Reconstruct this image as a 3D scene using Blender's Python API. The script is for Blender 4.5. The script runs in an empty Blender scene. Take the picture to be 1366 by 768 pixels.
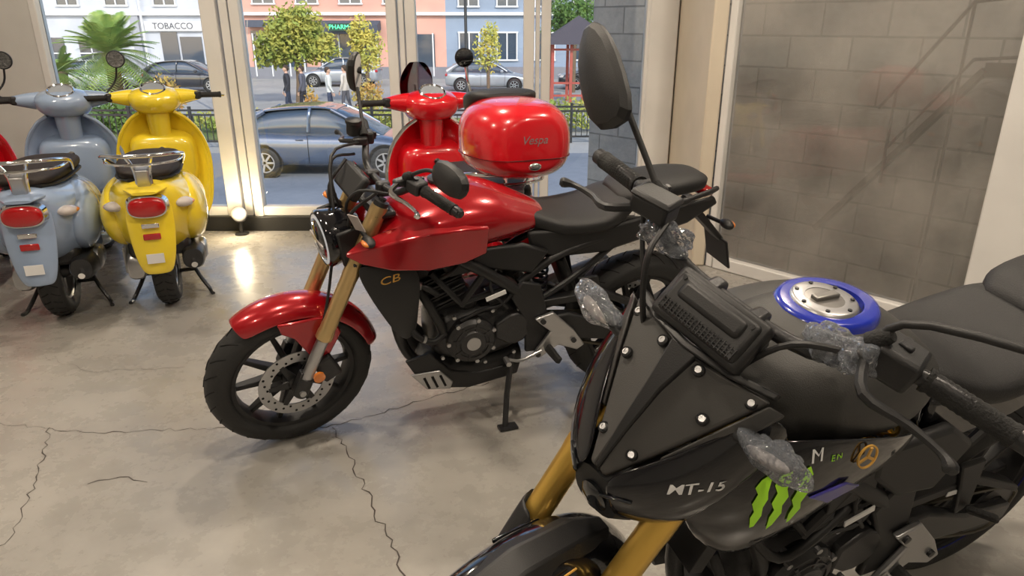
import bpy, bmesh, math, random
from mathutils import Vector, Matrix, noise
V=Vector; R_=math.radians; sin=math.sin; cos=math.cos; pi=math.pi
random.seed(7)
SC=bpy.context.scene
CUR=None
# ---------------------------------------------------------------- materials
def mat(name,col,rough=.5,metal=0,coat=0,bump=0,bs=60,col2=None,vs=4,em=None,es=0,spec=.5,aniso=0):
    m=bpy.data.materials.new(name);m.use_nodes=True
    nt=m.node_tree;b=nt.nodes['Principled BSDF'];L=nt.links.new
    tc=nt.nodes.new('ShaderNodeTexCoord')
    b.inputs['Roughness'].default_value=rough;b.inputs['Metallic'].default_value=metal
    b.inputs['Coat Weight'].default_value=coat;b.inputs['Coat Roughness'].default_value=.04
    b.inputs['Specular IOR Level'].default_value=spec
    n=nt.nodes.new('ShaderNodeTexNoise');n.inputs['Scale'].default_value=vs;n.inputs['Detail'].default_value=5
    L(tc.outputs['Object'],n.inputs['Vector'])
    mx=nt.nodes.new('ShaderNodeMix');mx.data_type='RGBA'
    c2=col2 if col2 else tuple(c*.93 for c in col)
    mx.inputs[6].default_value=(*col,1);mx.inputs[7].default_value=(*c2,1)
    rp=nt.nodes.new('ShaderNodeMapRange');rp.inputs[1].default_value=.35;rp.inputs[2].default_value=.65
    L(n.outputs['Fac'],rp.inputs[0]);L(rp.outputs[0],mx.inputs[0]);L(mx.outputs[2],b.inputs['Base Color'])
    if bump:
        n2=nt.nodes.new('ShaderNodeTexNoise');n2.inputs['Scale'].default_value=bs;n2.inputs['Detail'].default_value=4
        L(tc.outputs['Object'],n2.inputs['Vector'])
        bp=nt.nodes.new('ShaderNodeBump');bp.inputs['Strength'].default_value=bump;bp.inputs['Distance'].default_value=.004
        L(n2.outputs['Fac'],bp.inputs['Height']);L(bp.outputs[0],b.inputs['Normal'])
    if em: b.inputs['Emission Color'].default_value=(*em,1);b.inputs['Emission Strength'].default_value=es
    return m
def glassmat(name,tint=(1,1,1),refl=.9,haze=0,hazecol=(.6,.62,.6),ior=1.45,bump=0,bs=40,rough=0.0):
    m=bpy.data.materials.new(name);m.use_nodes=True;nt=m.node_tree;nt.nodes.clear();L=nt.links.new
    o=nt.nodes.new('ShaderNodeOutputMaterial');t=nt.nodes.new('ShaderNodeBsdfTransparent');t.inputs[0].default_value=(*tint,1)
    g=nt.nodes.new('ShaderNodeBsdfGlossy');g.inputs['Roughness'].default_value=rough;g.inputs[0].default_value=(refl,refl,refl,1)
    f=nt.nodes.new('ShaderNodeFresnel');f.inputs[0].default_value=ior
    mx=nt.nodes.new('ShaderNodeMixShader');L(f.outputs[0],mx.inputs[0]);L(t.outputs[0],mx.inputs[1]);L(g.outputs[0],mx.inputs[2])
    if bump:
        tc=nt.nodes.new('ShaderNodeTexCoord');n=nt.nodes.new('ShaderNodeTexNoise');n.inputs['Scale'].default_value=bs
        L(tc.outputs['Object'],n.inputs['Vector']);bp=nt.nodes.new('ShaderNodeBump');bp.inputs['Strength'].default_value=bump;bp.inputs['Distance'].default_value=.02
        L(n.outputs['Fac'],bp.inputs['Height']);L(bp.outputs[0],g.inputs['Normal']);L(bp.outputs[0],f.inputs['Normal'])
    last=mx
    if haze:
        d=nt.nodes.new('ShaderNodeBsdfDiffuse');d.inputs[0].default_value=(*hazecol,1)
        tc=nt.nodes.new('ShaderNodeTexCoord');n=nt.nodes.new('ShaderNodeTexNoise');n.inputs['Scale'].default_value=2.5;n.inputs['Detail'].default_value=8
        L(tc.outputs['Object'],n.inputs['Vector']);mr=nt.nodes.new('ShaderNodeMapRange');mr.inputs[1].default_value=.3;mr.inputs[2].default_value=.7
        mr.inputs[3].default_value=haze*.5;mr.inputs[4].default_value=haze*1.5;L(n.outputs['Fac'],mr.inputs[0])
        m2=nt.nodes.new('ShaderNodeMixShader');L(mr.outputs[0],m2.inputs[0]);L(mx.outputs[0],m2.inputs[1]);L(d.outputs[0],m2.inputs[2]);last=m2
    L(last.outputs[0],o.inputs[0]);return m
# ---------------------------------------------------------------- geometry
def cr(P,k=4,closed=False):
    P=[list(p) for p in P];n=len(P)
    if n<3 or k<=1: return P
    out=[]
    for i in range(n if closed else n-1):
        if closed: a,b,c,d=P[(i-1)%n],P[i],P[(i+1)%n],P[(i+2)%n]
        else:
            b,c=P[i],P[i+1];a=P[i-1] if i>0 else [2*x-y for x,y in zip(b,c)];d=P[i+2] if i+2<n else [2*x-y for x,y in zip(c,b)]
        for j in range(k):
            t=j/k
            out.append([.5*((2*q)+(-p+r)*t+(2*p-5*q+4*r-s)*t*t+(-p+3*q-3*r+s)*t**3) for p,q,r,s in zip(a,b,c,d)])
    if not closed: out.append(P[-1])
    return out
def g_loft(rings,cap=True,closed=False):
    n=len(rings[0]);v=[p for r in rings for p in r];f=[]
    m=len(rings)
    for i in range(m if closed else m-1):
        for j in range(n):
            a=i*n+j;b=i*n+(j+1)%n;i2=(i+1)%m
            f.append([a,b,i2*n+(j+1)%n,i2*n+j])
    if cap and not closed:
        f.append(list(range(n))[::-1]);f.append([(m-1)*n+j for j in range(n)])
    return v,f
def g_tube(pts,r,seg=10,k=4,closed=False,flat=1,up=None):
    P=[list(p) for p in pts]
    if not isinstance(r,(list,tuple)): r=[r]*len(P)
    Q=cr([p+[x] for p,x in zip(P,r)],k,closed)
    pv=[V(q[:3]) for q in Q];rr=[max(q[3],.0005) for q in Q];m=len(pv);rings=[];N=None
    for i in range(m):
        if closed:T=pv[(i+1)%m]-pv[i-1]
        else:T=pv[min(i+1,m-1)]-pv[max(i-1,0)]
        T.normalize()
        if N is None:
            N=V(up) if up else (V((0,0,1)) if abs(T.z)<.9 else V((1,0,0)))
        N=(N-T*N.dot(T));N.normalize();B=T.cross(N)
        rings.append([pv[i]+(N*cos(2*pi*j/seg)*flat+B*sin(2*pi*j/seg))*rr[i] for j in range(seg)])
    return g_loft(rings,not closed,closed)
def g_lathe(prof,o=(0,0,0),ax=(0,1,0),seg=32,closed=False):
    o=V(o);A=V(ax).normalized();B=A.orthogonal().normalized();C=A.cross(B)
    rings=[[o+A*h+(B*cos(2*pi*j/seg)+C*sin(2*pi*j/seg))*max(r,.0004) for j in range(seg)] for r,h in prof]
    return g_loft(rings,True,closed)
def g_body(st,n=28,k=4):
    rings=[]
    for x,cz,hw,up,dn,e in cr(st,k):
        r=[]
        for i in range(n):
            a=2*pi*(i+.5)/n;ca,sa=cos(a),sin(a)
            r.append(V((x,math.copysign(abs(ca)**(2/e),ca)*max(hw,.002),cz+(max(up,.002) if sa>0 else max(dn,.002))*math.copysign(abs(sa)**(2/e),sa))))
        rings.append(r)
    return g_loft(rings)
def rotm(r):
    from mathutils import Euler
    return Euler([R_(a) for a in r]).to_matrix()
def g_box(c,s,rot=(0,0,0)):
    M=rotm(rot);v=[V(c)+M@V((x*s[0]/2,y*s[1]/2,z*s[2]/2)) for x in(-1,1) for y in(-1,1) for z in(-1,1)]
    return v,[[0,1,3,2],[4,6,7,5],[0,4,5,1],[2,3,7,6],[0,2,6,4],[1,5,7,3]]
def g_beam(p0,p1,s0,s1=None,up=(0,1,0)):
    s1=s1 or s0;p0=V(p0);p1=V(p1);T=(p1-p0).normalized();U=V(up);U=(U-T*U.dot(T)).normalized();W=T.cross(U)
    rings=[[p+U*(a*s[0]/2)+W*(b*s[1]/2) for a,b in((-1,-1),(1,-1),(1,1),(-1,1))] for p,s in((p0,s0),(p1,s1))]
    return g_loft(rings)
def g_plate(out,y0,y1):
    n=len(out);v=[V((x,y0,z)) for x,z in out]+[V((x,y1,z)) for x,z in out]
    return v,[list(range(n)),[n+i for i in range(n)][::-1]]+[[i,i+n,(i+1)%n+n,(i+1)%n] for i in range(n)]
def g_sph(c,r,rot=(0,0,0),u=20,w=12):
    M=rotm(rot);rings=[]
    for i in range(w+1):
        a=pi*i/w;s=max(sin(a),.01);rings.append([V(c)+M@V((r[0]*s*cos(2*pi*j/u),r[1]*s*sin(2*pi*j/u),r[2]*cos(a))) for j in range(u)])
    return g_loft(rings)
def g_grid(rows):
    n=len(rows[0]);v=[V(p) for r in rows for p in r]
    return v,[[i*n+j,i*n+j+1,(i+1)*n+j+1,(i+1)*n+j] for i in range(len(rows)-1) for j in range(n-1)]
def g_sect(st):
    """angular hull: station = x, ztop, (ys,zs), (yc,zc), (yb,zb)"""
    rings=[]
    for x,zt,s,c,b in st:
        h=[(s[0],s[1]),(c[0],c[1]),(b[0],b[1])]
        rings.append([V((x,0,zt))]+[V((x,y,z)) for y,z in h]+[V((x,0,b[1]))]+[V((x,-y,z)) for y,z in h[::-1]])
    return g_loft(rings)
def sym(*gs):
    out=[]
    for g in gs:
        out.append(g);v,f=g;out.append(([V((p[0],-p[1],p[2])) for p in v],[q[::-1] for q in f]))
    return out
def xf(g,M): return ([M@V(p) for p in g[0]],g[1])
def frame(o,n,up=(0,0,1)):
    Z=V(n).normalized();Y=V(up);Y=(Y-Z*Y.dot(Z)).normalized();X=Y.cross(Z)
    M=Matrix((X,Y,Z)).transposed().to_4x4();M.translation=V(o);return M
def O(name,geoms,m,par=0,bevel=0,bseg=2,sub=0,solid=0,sharp=38,flat=False,M=None):
    if isinstance(geoms,tuple): geoms=[geoms]
    vs=[];fs=[]
    for v,f in geoms:
        o=len(vs);vs+=[tuple(p) for p in v];fs+=[[i+o for i in q] for q in f]
    me=bpy.data.meshes.new(name);me.from_pydata(vs,[],fs)
    bm=bmesh.new();bm.from_mesh(me);bmesh.ops.recalc_face_normals(bm,faces=bm.faces[:]);bm.to_mesh(me);bm.free()
    me.materials.append(m)
    for p in me.polygons: p.use_smooth=not flat
    if not flat and not sub: me.set_sharp_from_angle(angle=R_(sharp))
    ob=bpy.data.objects.new(name,me);SC.collection.objects.link(ob)
    pp=CUR if par==0 else par
    if pp: ob.parent=pp
    if M is not None: ob.matrix_basis=M
    if solid:
        q=ob.modifiers.new('s','SOLIDIFY');q.thickness=solid;q.offset=0
    if sub:
        q=ob.modifiers.new('u','SUBSURF');q.levels=sub;q.render_levels=sub
    if bevel:
        q=ob.modifiers.new('b','BEVEL');q.width=bevel;q.segments=bseg;q.limit_method='ANGLE';q.angle_limit=R_(32)
    return ob
def empty(name,par=None,M=None):
    e=bpy.data.objects.new(name,None);e.empty_display_size=.1;SC.collection.objects.link(e)
    if par:e.parent=par
    if M is not None:e.matrix_basis=M
    return e
def decal(name,g,m,target,off=.002,sub=0):
    ob=O(name,g,m);q=ob.modifiers.new('w','SHRINKWRAP');q.target=target;q.offset=off;q.wrap_mode='ABOVE_SURFACE';return ob
def text(name,s,size,m,M,ext=.0006,target=None,par=0,align='CENTER',fat=.0):
    c=bpy.data.curves.new(name,'FONT');c.body=s;c.size=size;c.extrude=ext;c.align_x=align;c.align_y='CENTER';c.offset=size*fat
    t=bpy.data.objects.new(name+'_t',c);SC.collection.objects.link(t)
    bpy.context.view_layer.update()
    me=bpy.data.meshes.new_from_object(t.evaluated_get(bpy.context.evaluated_depsgraph_get()))
    bpy.data.objects.remove(t)
    me.materials.clear();me.materials.append(m)
    for v in me.vertices: v.co=M@v.co
    ob=bpy.data.objects.new(name,me);SC.collection.objects.link(ob)
    pp=CUR if par==0 else par
    if pp: ob.parent=pp
    if target:
        q=ob.modifiers.new('w','SHRINKWRAP');q.target=target;q.offset=.0015;q.wrap_mode='ABOVE_SURFACE'
    return ob
def shell(out,M,depth=.03):
    rings=[]
    for s,d in((.94,-.004),(1,0),(1,.008),(.9,depth*.6),(.6,depth*.9),(.2,depth)):
        rings.append([M@V((x*s,y*s,d)) for x,y in out])
    return g_loft(rings)
# palette
BLK=mat('black_plastic',(.013,.013,.014),.48,bump=.15,bs=400)
GLB=mat('gloss_black',(.006,.006,.008),.12,coat=.7)
RUB=mat('tyre_rubber',(.018,.018,.018),.62,bump=.3,bs=90)
RUB2=mat('tyre_groove',(.004,.004,.004),.9)
GRIP=mat('grip_rubber',(.012,.012,.012),.75,bump=.6,bs=250)
SEAT=mat('seat_vinyl',(.014,.014,.015),.55,bump=.35,bs=350)
SEATB=mat('seat_vinyl_brown',(.020,.013,.010),.6,bump=.3,bs=350,spec=.35)
GRY=mat('matte_graphite',(.072,.070,.068),.45,metal=.2,coat=.08,bump=.12,bs=500)
GRYT=mat('matte_graphite_tank',(.050,.049,.047),.48,metal=.2,bump=.2,bs=450)
CHR=mat('chrome',(.8,.8,.8),.1,metal=1)
ALU=mat('cast_aluminium',(.50,.50,.51),.35,metal=.9,bump=.1,bs=200)
DAL=mat('dark_engine_metal',(.045,.045,.047),.34,metal=.5,bump=.2,bs=200)
GOLD=mat('gold_anodised',(.80,.51,.11),.28,metal=.75)
GOLD2=mat('champagne_anodised',(.66,.47,.22),.28,metal=.75)
RED=mat('candy_red_paint',(.40,.004,.010),.22,metal=.3,coat=.9)
RED2=mat('scooter_red_paint',(.64,.006,.014),.25,coat=1)
YEL=mat('scooter_yellow_paint',(.88,.67,.035),.25,coat=1)
BLU=mat('scooter_blue_paint',(.29,.38,.54),.25,coat=1)
BLUR=mat('royal_blue_paint',(.010,.028,.40),.25,coat=.8)
LRED=mat('tail_lamp_red',(.42,.004,.006),.12,coat=1)
LAMB=mat('amber_lens',(.75,.22,.03),.15,coat=1)
LCLR=mat('clear_lens',(.55,.5,.48),.1,coat=1)
WHT=mat('white_marking',(.8,.8,.8),.5)
GRN=mat('lime_green_marking',(.42,.85,.03),.5,em=(.42,.85,.03),es=.05)
GLDM=mat('gold_marking',(.75,.42,.08),.4)
MIR=mat('mirror_glass',(.8,.82,.85),.02,metal=1)
SCRN=mat('dark_screen',(.01,.012,.015),.08,coat=1)
WRAP=glassmat('clear_plastic_wrap',(.95,.96,.98),1.0,haze=.09,hazecol=(.75,.82,.95),bump=1.0,bs=70,rough=.05,ior=1.85)
SMOKE=glassmat('smoked_acrylic',(.45,.47,.50),.9,ior=1.5)
# ---------------------------------------------------------------- motorcycles
def moto_wheel(nm,cx,R,w,rimr,disc,acc=None,ns=5):
    c=(cx,0,R)
    h=w/2
    half=[(rimr,-h*.74),(rimr+.012,-h*.92),(R-.05,-h),(R-.025,-h*.86),(R-.008,-h*.5),(R,0)]
    prof=half+[(r,-y) for r,y in half[:-1][::-1]]
    O(nm+'_tyre',g_lathe(prof,c,seg=64,closed=True),RUB,sharp=60)
    gr=[]
    for k in range(26):
        a=2*pi*k/26
        for s in(1,-1):
            pts=[]
            for t,y in((0,.10),(.5,.45),(1,.80)):
                rr=R-.0015-(.001 if y<.2 else .0075 if y<.5 else .0235)+.002
                aa=a+t*.17+(.12 if s<0 else 0)
                pts.append((c[0]+cos(aa)*rr,s*h*y,c[2]+sin(aa)*rr))
            gr.append(g_tube(pts,.0022,5,3))
    O(nm+'_tread_grooves',gr,RUB2)
    rim=[(rimr+.010,-h*.78),(rimr+.010,-h*.70),(rimr-.014,-h*.62),(rimr-.020,-h*.3),(rimr-.020,h*.3),(rimr-.014,h*.62),(rimr+.010,h*.70),(rimr+.010,h*.78),(rimr-.002,h*.5),(rimr-.004,0),(rimr-.002,-h*.5)]
    O(nm+'_rim',g_lathe(rim,c,seg=56,closed=True),BLK)
    sp=[]
    for k in range(ns):
        a=2*pi*k/ns+.3
        for d in(-1,1):
            a0=a+d*.22;a1=a+d*.30
            sp.append(g_beam((cx+cos(a0)*.035,0,R+sin(a0)*.035),(cx+cos(a1)*(rimr-.016),0,R+sin(a1)*(rimr-.016)),(.045,.024),(.026,.016)))
    O(nm+'_spokes',sp,BLK,bevel=.004)
    O(nm+'_hub',g_lathe([(.02,-h-.01),(.035,-h),(.042,-.03),(.048,0),(.042,.03),(.035,h),(.02,h+.01)],c,seg=24),DAL)
    if acc: O(nm+'_rim_stripe',g_lathe([(rimr-.001,h*.79),(rimr+.004,h*.79),(rimr+.004,h*.80),(rimr-.001,h*.80)],c,seg=56,closed=True),acc)
    for y in disc:
        O(nm+'_brake_disc',g_lathe([(.092,y-.002),(.132,y-.002),(.132,y+.002),(.092,y+.002)],c,seg=40,closed=True),ALU)
        hs=[]
        for k in range(30):
            a=2*pi*k/30;rr=.102 if k%3==0 else (.112 if k%3==1 else .122)
            hs.append(g_lathe([(.0045,-.0032),(.0045,.0032)],(cx+cos(a)*rr,y,R+sin(a)*rr),seg=8))
        O(nm+'_disc_holes',hs,RUB2)
        O(nm+'_disc_carrier',[g_beam((cx+cos(a)*.03,y,R+sin(a)*.03),(cx+cos(a)*.097,y,R+sin(a)*.097),(.006,.03),(.006,.016)) for a in[2*pi*k/6 for k in range(6)]],DAL)
        O(nm+'_caliper',[g_box((cx-.10,y+.012*(1 if y>0 else -1),R+.05),(.07,.05,.10),(0,25,0))],DAL,bevel=.01)
def fender(nm,cx,cz,R,hw,a0,a1,m,drop=.03,n=12,tip=.45):
    rows=[]
    for i in range(n+1):
        a=R_(a0+(a1-a0)*i/n);t=i/n
        w=hw*(1-tip*max(0,(.2-t)/.2)**2-.2*max(0,(t-.85)/.15)**2)
        row=[]
        for s in(-1,-.85,-.5,0,.5,.85,1):
            r=R-drop*abs(s)**3-(.0 if abs(s)<1 else .012)
            row.append((cx+cos(a)*r,w*s,cz+sin(a)*r))
        rows.append(row)
    return O(nm,g_grid(rows),m,solid=.006,sub=2)
def radpts(c,r,a0,a1,n): return [(c[0]+cos(R_(a0+(a1-a0)*i/n))*r,c[1]+sin(R_(a0+(a1-a0)*i/n))*r) for i in range(n+1)]
def common(P):
    fx,rx,Rr=P['fx'],P['rx'],P['Rr']
    O('crankcase',[g_body([(-.16,.43,.10,.10,.10,3.2),(-.1,.42,.13,.13,.12,3.2),(.05,.40,.135,.13,.12,3.2),(.16,.40,.12,.10,.09,3),(.19,.40,.07,.05,.05,3)],24,3)],DAL,sharp=60)
    O('left_engine_cover',g_lathe([(.0,.03),(.045,.03),(.05,.024),(.078,.022),(.09,.01),(.094,-.03)],(.055,.135,.40),seg=36),DAL,sharp=30)
    O('cover_badge',g_lathe([(.026,.0),(.026,.004),(.001,.004)],(.055,.164,.40),seg=24),ALU)
    O('cover_rings',[g_lathe([(.060,.022),(.064,.022),(.064,.027),(.060,.027)],(.055,.135,.40),seg=36,closed=True)]+[g_beam((.055+cos(a)*.03,.160,.40+sin(a)*.03),(.055+cos(a)*.075,.158,.40+sin(a)*.075),(.006,.008)) for a in[2*pi*k/8+.2 for k in range(8)]],DAL)
    O('cover_bolts',[g_lathe([(.008,0),(.008,.012),(.001,.013)],(.055+cos(a)*.087,.142,.40+sin(a)*.087),seg=8) for a in[2*pi*k/7 for k in range(7)]]+[g_lathe([(.007,0),(.007,.01),(.001,.011)],(x,.130,z),seg=8) for x,z in((-.12,.50),(-.02,.51),(.12,.50),(.16,.34),(.0,.295),(-.11,.32))],ALU)
    O('right_engine_cover',g_lathe([(.0,-.03),(.06,-.03),(.09,-.015),(.10,.03)],(.02,-.135,.40),seg=32),DAL)
    O('sprocket_cover',g_plate(radpts((-.10,.43),.065,40,320,10)+[(-.03,.40),(-.03,.46)],.10,.155),DAL,bevel=.008)
    O('starter_motor',[g_lathe([(.03,-.05),(.034,-.045),(.034,.05),(.02,.06)],(.06,.05,.535),(0,1,0),20),g_box((-.04,.11,.56),(.07,.05,.05),(0,12,0))],DAL,bevel=.006)
    C=Matrix.Translation((.11,0,.50))@Matrix.Rotation(R_(22),4,'Y')
    O('cylinder',[xf(g_box((0,0,.03+i*.018),(.15+.01*(i%2),.16+.02*(i%2),.009)),C) for i in range(8)]+[xf(g_box((0,0,.09),(.13,.14,.19)),C)],DAL,bevel=.003)
    O('cylinder_head',[xf(g_box((0,0,.22),(.16,.18,.09)),C),xf(g_lathe([(.035,.09),(.035,.10),(.02,.103),(.001,.103)],(0,0,.22),(0,1,0),20),C)],DAL,bevel=.012)
    O('engine_hoses',[g_tube([(.16,.085,.66),(.17,.13,.66),(.12,.15,.70),(.05,.10,.76)],.007,8),g_tube([(.28,.10,.52),(.26,.14,.46),(.20,.145,.42),(.15,.13,.44)],.012,10),g_tube([(.28,.11,.66),(.22,.15,.64),(.18,.13,.60)],.011,10),g_tube([(-.12,.13,.60),(-.05,.15,.54),(.02,.14,.52),(.1,.145,.49)],.006,8),g_tube([(-.05,.12,.70),(0,.155,.62),(-.07,.15,.52)],.005,8)],BLK)
    O('engine_clamps',[g_lathe([(.0145,-.005),(.0145,.005),(.012,.005),(.012,-.005)],(.23,.145,.437),(1,.1,.5),16,True),g_lathe([(.014,-.005),(.014,.005),(.0115,.005),(.0115,-.005)],(.24,.142,.648),(1,-.4,.2),16,True)],ALU)
    O('frame_label',g_box((-.02,.163,.585),(.075,.003,.016),(0,18,0)),WHT)
    O('radiator',[g_box((.30,0,.60),(.035,.24,.20),(0,-18,0))]+[g_box((.319,0,.53+i*.012),(.006,.22,.003),(0,-18,0)) for i in range(12)],BLK,bevel=.002)
    O('exhaust_header',g_tube([(.20,0,.62),(.29,.02,.56),(.30,.03,.42),(.24,.03,.28),(.10,-.02,.22),(-.1,-.1,.22)],.02,12),DAL)
    O('exhaust_chamber',g_body([(.22,.25,.05,.03,.03,3),(.17,.24,.10,.055,.05,3.2),(-.05,.235,.11,.06,.05,3.2),(-.16,.25,.09,.05,.04,3)],20,3),BLK)
    O('belly_pan',sym(g_plate([(.29,.33),(.22,.20),(.05,.17),(-.14,.20),(-.15,.25),(.02,.235),(.12,.26),(.20,.35)],.098,.114)),BLK,bevel=.006)
    O('belly_cover',sym(g_plate([(.275,.275),(.215,.20),(.125,.185),(.115,.215),(.165,.275)],.112,.122)),P['belly'],bevel=.005)
    O('belly_cover_slots',sym(*[g_beam((.145+.03*i,.123,.205),(.165+.03*i,.123,.255),(.004,.009)) for i in range(3)]),RUB2)
    O('silencer',g_body([(-.20,.30,.02,.02,.02,2.6),(-.24,.32,.045,.06,.06,2.6),(-.60,.42,.055,.07,.07,2.6),(-.64,.43,.04,.05,.05,2.6)],20,3),DAL,M=Matrix.Translation((0,-.19,0)))
    fr=sym(g_tube([(.33,.03,.86),(.2,.12,.78),(0,.145,.66),(-.16,.13,.52),(-.2,.12,.36)],.020,10),
           g_tube([(.33,.03,.78),(.26,.10,.66),(.18,.13,.50),(.15,.12,.42)],.016,10),
           g_tube([(.02,.145,.67),(.10,.14,.55)],.013,8,1),g_tube([(-.08,.14,.60),(.10,.14,.56),(.2,.12,.68)],.012,8,1),
           g_tube([(-.12,.12,.60),(-.3,.11,.70),(-.75,.09,.80)],.015,10),g_tube([(-.17,.12,.50),(-.35,.11,.60),(-.55,.09,.74)],.012,8))
    O('trellis_frame',fr,P['frame'])
    O('frame_side_plate',sym(g_plate([(-.12,.62),(-.19,.60),(-.25,.40),(-.22,.32),(-.15,.32),(-.14,.46),(-.08,.56)],.135,.155)),P['frame'],bevel=.006)
    sw=[]
    for x,y,z,t,h in((-.16,.115,.40,.04,.09),(-.32,.125,.40,.035,.11),(-.5,.12,.34,.03,.07),(rx-.05,.11,Rr,.028,.055)):
        sw.append([V((x,y+a*t/2,z+b*h/2)) for a,b in((-1,-1),(1,-1),(1,1),(-1,1))])
    O('swingarm',sym(g_loft(sw)),P['swing'],bevel=.008)
    O('chain',g_tube([(-.10,.10,.47),(rx,.10,Rr+.085),(rx-.085,.10,Rr),(rx,.10,Rr-.085),(-.12,.10,.39)],.008,6,6),mat('chain_steel',(.1,.09,.07),.5,metal=.9))
    O('rear_sprocket',g_lathe([(.05,-.003),(.085,-.003),(.085,.003),(.05,.003)],(rx,.10,Rr),seg=30,closed=True),DAL)
    O('chain_guard',g_plate([(-.20,.52),(-.45,.53),(rx,.42),(rx,.40),(-.45,.50),(-.2,.49)],.095,.135),BLK,bevel=.004)
    O('chain_guard_label',g_box((-.40,.137,.50),(.09,.002,.014),(0,-3,0)),WHT)
    O('shock_spring',g_tube([(-.25+.028*cos(t*1.1),.028*sin(t*1.1),.42+t*.0042) for t in range(52)],.006,6,2),DAL if P['kind']=='h' else GOLD)
    O('rear_hugger',g_box((-.34,0,.56),(.04,.14,.2),(0,25,0)),BLK,bevel=.02)
    O('footpeg_bracket',sym(g_plate([(-.17,.47),(-.24,.49),(-.33,.40),(-.38,.33),(-.35,.31),(-.27,.345),(-.20,.30),(-.17,.31),(-.21,.37),(-.235,.41),(-.20,.44)],.158,.176)),ALU,bevel=.005)
    O('bracket_bolts',[g_lathe([(.010,0),(.010,.008),(.002,.009)],(x,.176,z),seg=10) for x,z in((-.20,.46),(-.33,.36),(-.19,.32))],DAL)
    O('footpegs',sym(g_beam((-.23,.17,.34),(-.24,.26,.335),(.02,.032),(.02,.026))),GRIP,bevel=.006)
    O('shift_lever',[g_tube([(-.20,.185,.34),(-.12,.19,.315),(-.06,.19,.33)],.006,8),g_tube([(-.06,.185,.33),(-.06,.225,.33)],.010,8,1)],ALU)
    O('pillion_peg_bracket',sym(g_plate([(-.34,.60),(-.42,.60),(-.46,.44),(-.42,.42),(-.38,.52)],.13,.145)),BLK,bevel=.004)
    O('pillion_pegs',sym(g_beam((-.44,.15,.44),(-.46,.21,.46),(.016,.03))),GRIP,bevel=.005)
    O('side_stand',[g_tube([(-.11,.12,.30),(-.08,.17,.16),(-.06,.222,P['stz'])],.0115,8,1),g_box((-.07,.225,P['stz']+.004),(.07,.04,.008),(9,0,0)),g_tube([(-.10,.14,.29),(-.075,.19,.15)],.005,6,1)],DAL)
def grip_lever(bx,by,bz,ex,ey,ez,s,mlev,lf=1,sg=1):
    I=V((bx,by*s,bz));E=V((ex,ey*s,ez));D=(E-I).normalized()
    n='left' if s>0 else 'right'
    A=I+D*.02
    O(n+'_grip',[g_lathe([(.019,0),(.019,.006),(.0165,.01)]+[(.0165+(.0012 if k%2 else 0),.012+k*.005) for k in range(20)]+[(.0165,.115),(.018,.118),(.018,.124)],A,D,20)],GRIP,sharp=80)
    O(n+'_bar_end',g_lathe([(.015,.124),(.016,.128),(.016,.145),(.012,.15)],A,D,16),DAL)
    O(n+'_switchgear',[g_beam(I-D*.040*sg,I+D*.012,(.042*sg,.05*sg),(.040*sg,.048*sg),(0,0,1))],BLK,bevel=.008)
    O(n+'_switches',[g_beam(I-D*.03+V((-.024,0,.01)),I-D*.03+V((-.034*sg,0,.01)),(.012,.016)),g_beam(I-D*.01+V((-.024,0,-.008)),I-D*.01+V((-.034*sg,0,-.008)),(.01,.01)),g_beam(I-D*.02+V((0,0,.02)),I-D*.02+V((0,0,.024*sg)),(.012,.02),up=(1,0,0))],DAL,bevel=.002)
    pv=I-D*.05+V((.035,0,0))
    O(n+'_lever_perch',g_beam(I-D*.055,pv+V((.015,0,0)),(.03,.03),(.022,.022),(0,0,1)),DAL,bevel=.006)
    O(n+'_lever',g_tube([pv,pv+D*.04+V((.035*lf,0,-.004)),pv+D*.10+V((.030*lf,0,-.012)),pv+D*.15+V((.034*lf,0,-.014)),pv+D*.17+V((.042*lf,0,-.013)),pv+D*.176+V((.045*lf,0,-.013))],[.008,.008,.0065,.0055,.010,.006],8,4),mlev)
    return I,D,pv
def mirror_arm(base,mid,head,out,normal,s,roll=0,tip=None):
    n='left' if s>0 else 'right'
    O(n+'_mirror_stem',g_tube([base,mid,tip or head],[.0065,.006,.006],10,4),BLK)
    O(n+'_mirror_boot',g_lathe([(.014,0),(.014,.02),(.009,.035)],base,V(mid)-V(base),14),GRIP)
    M=frame(head,normal,(0,0,1))@Matrix.Rotation(R_(roll),4,'Z')
    o=cr([(x*s,y) for x,y in out],2,True)
    O(n+'_mirror_housing',shell([tuple(p) for p in o],M,.032),BLK,sharp=25)
    O(n+'_mirror_glass',xf(([V((p[0]*.93,p[1]*.93,-.0045)) for p in o],[list(range(len(o)))]),M),MIR)

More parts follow.
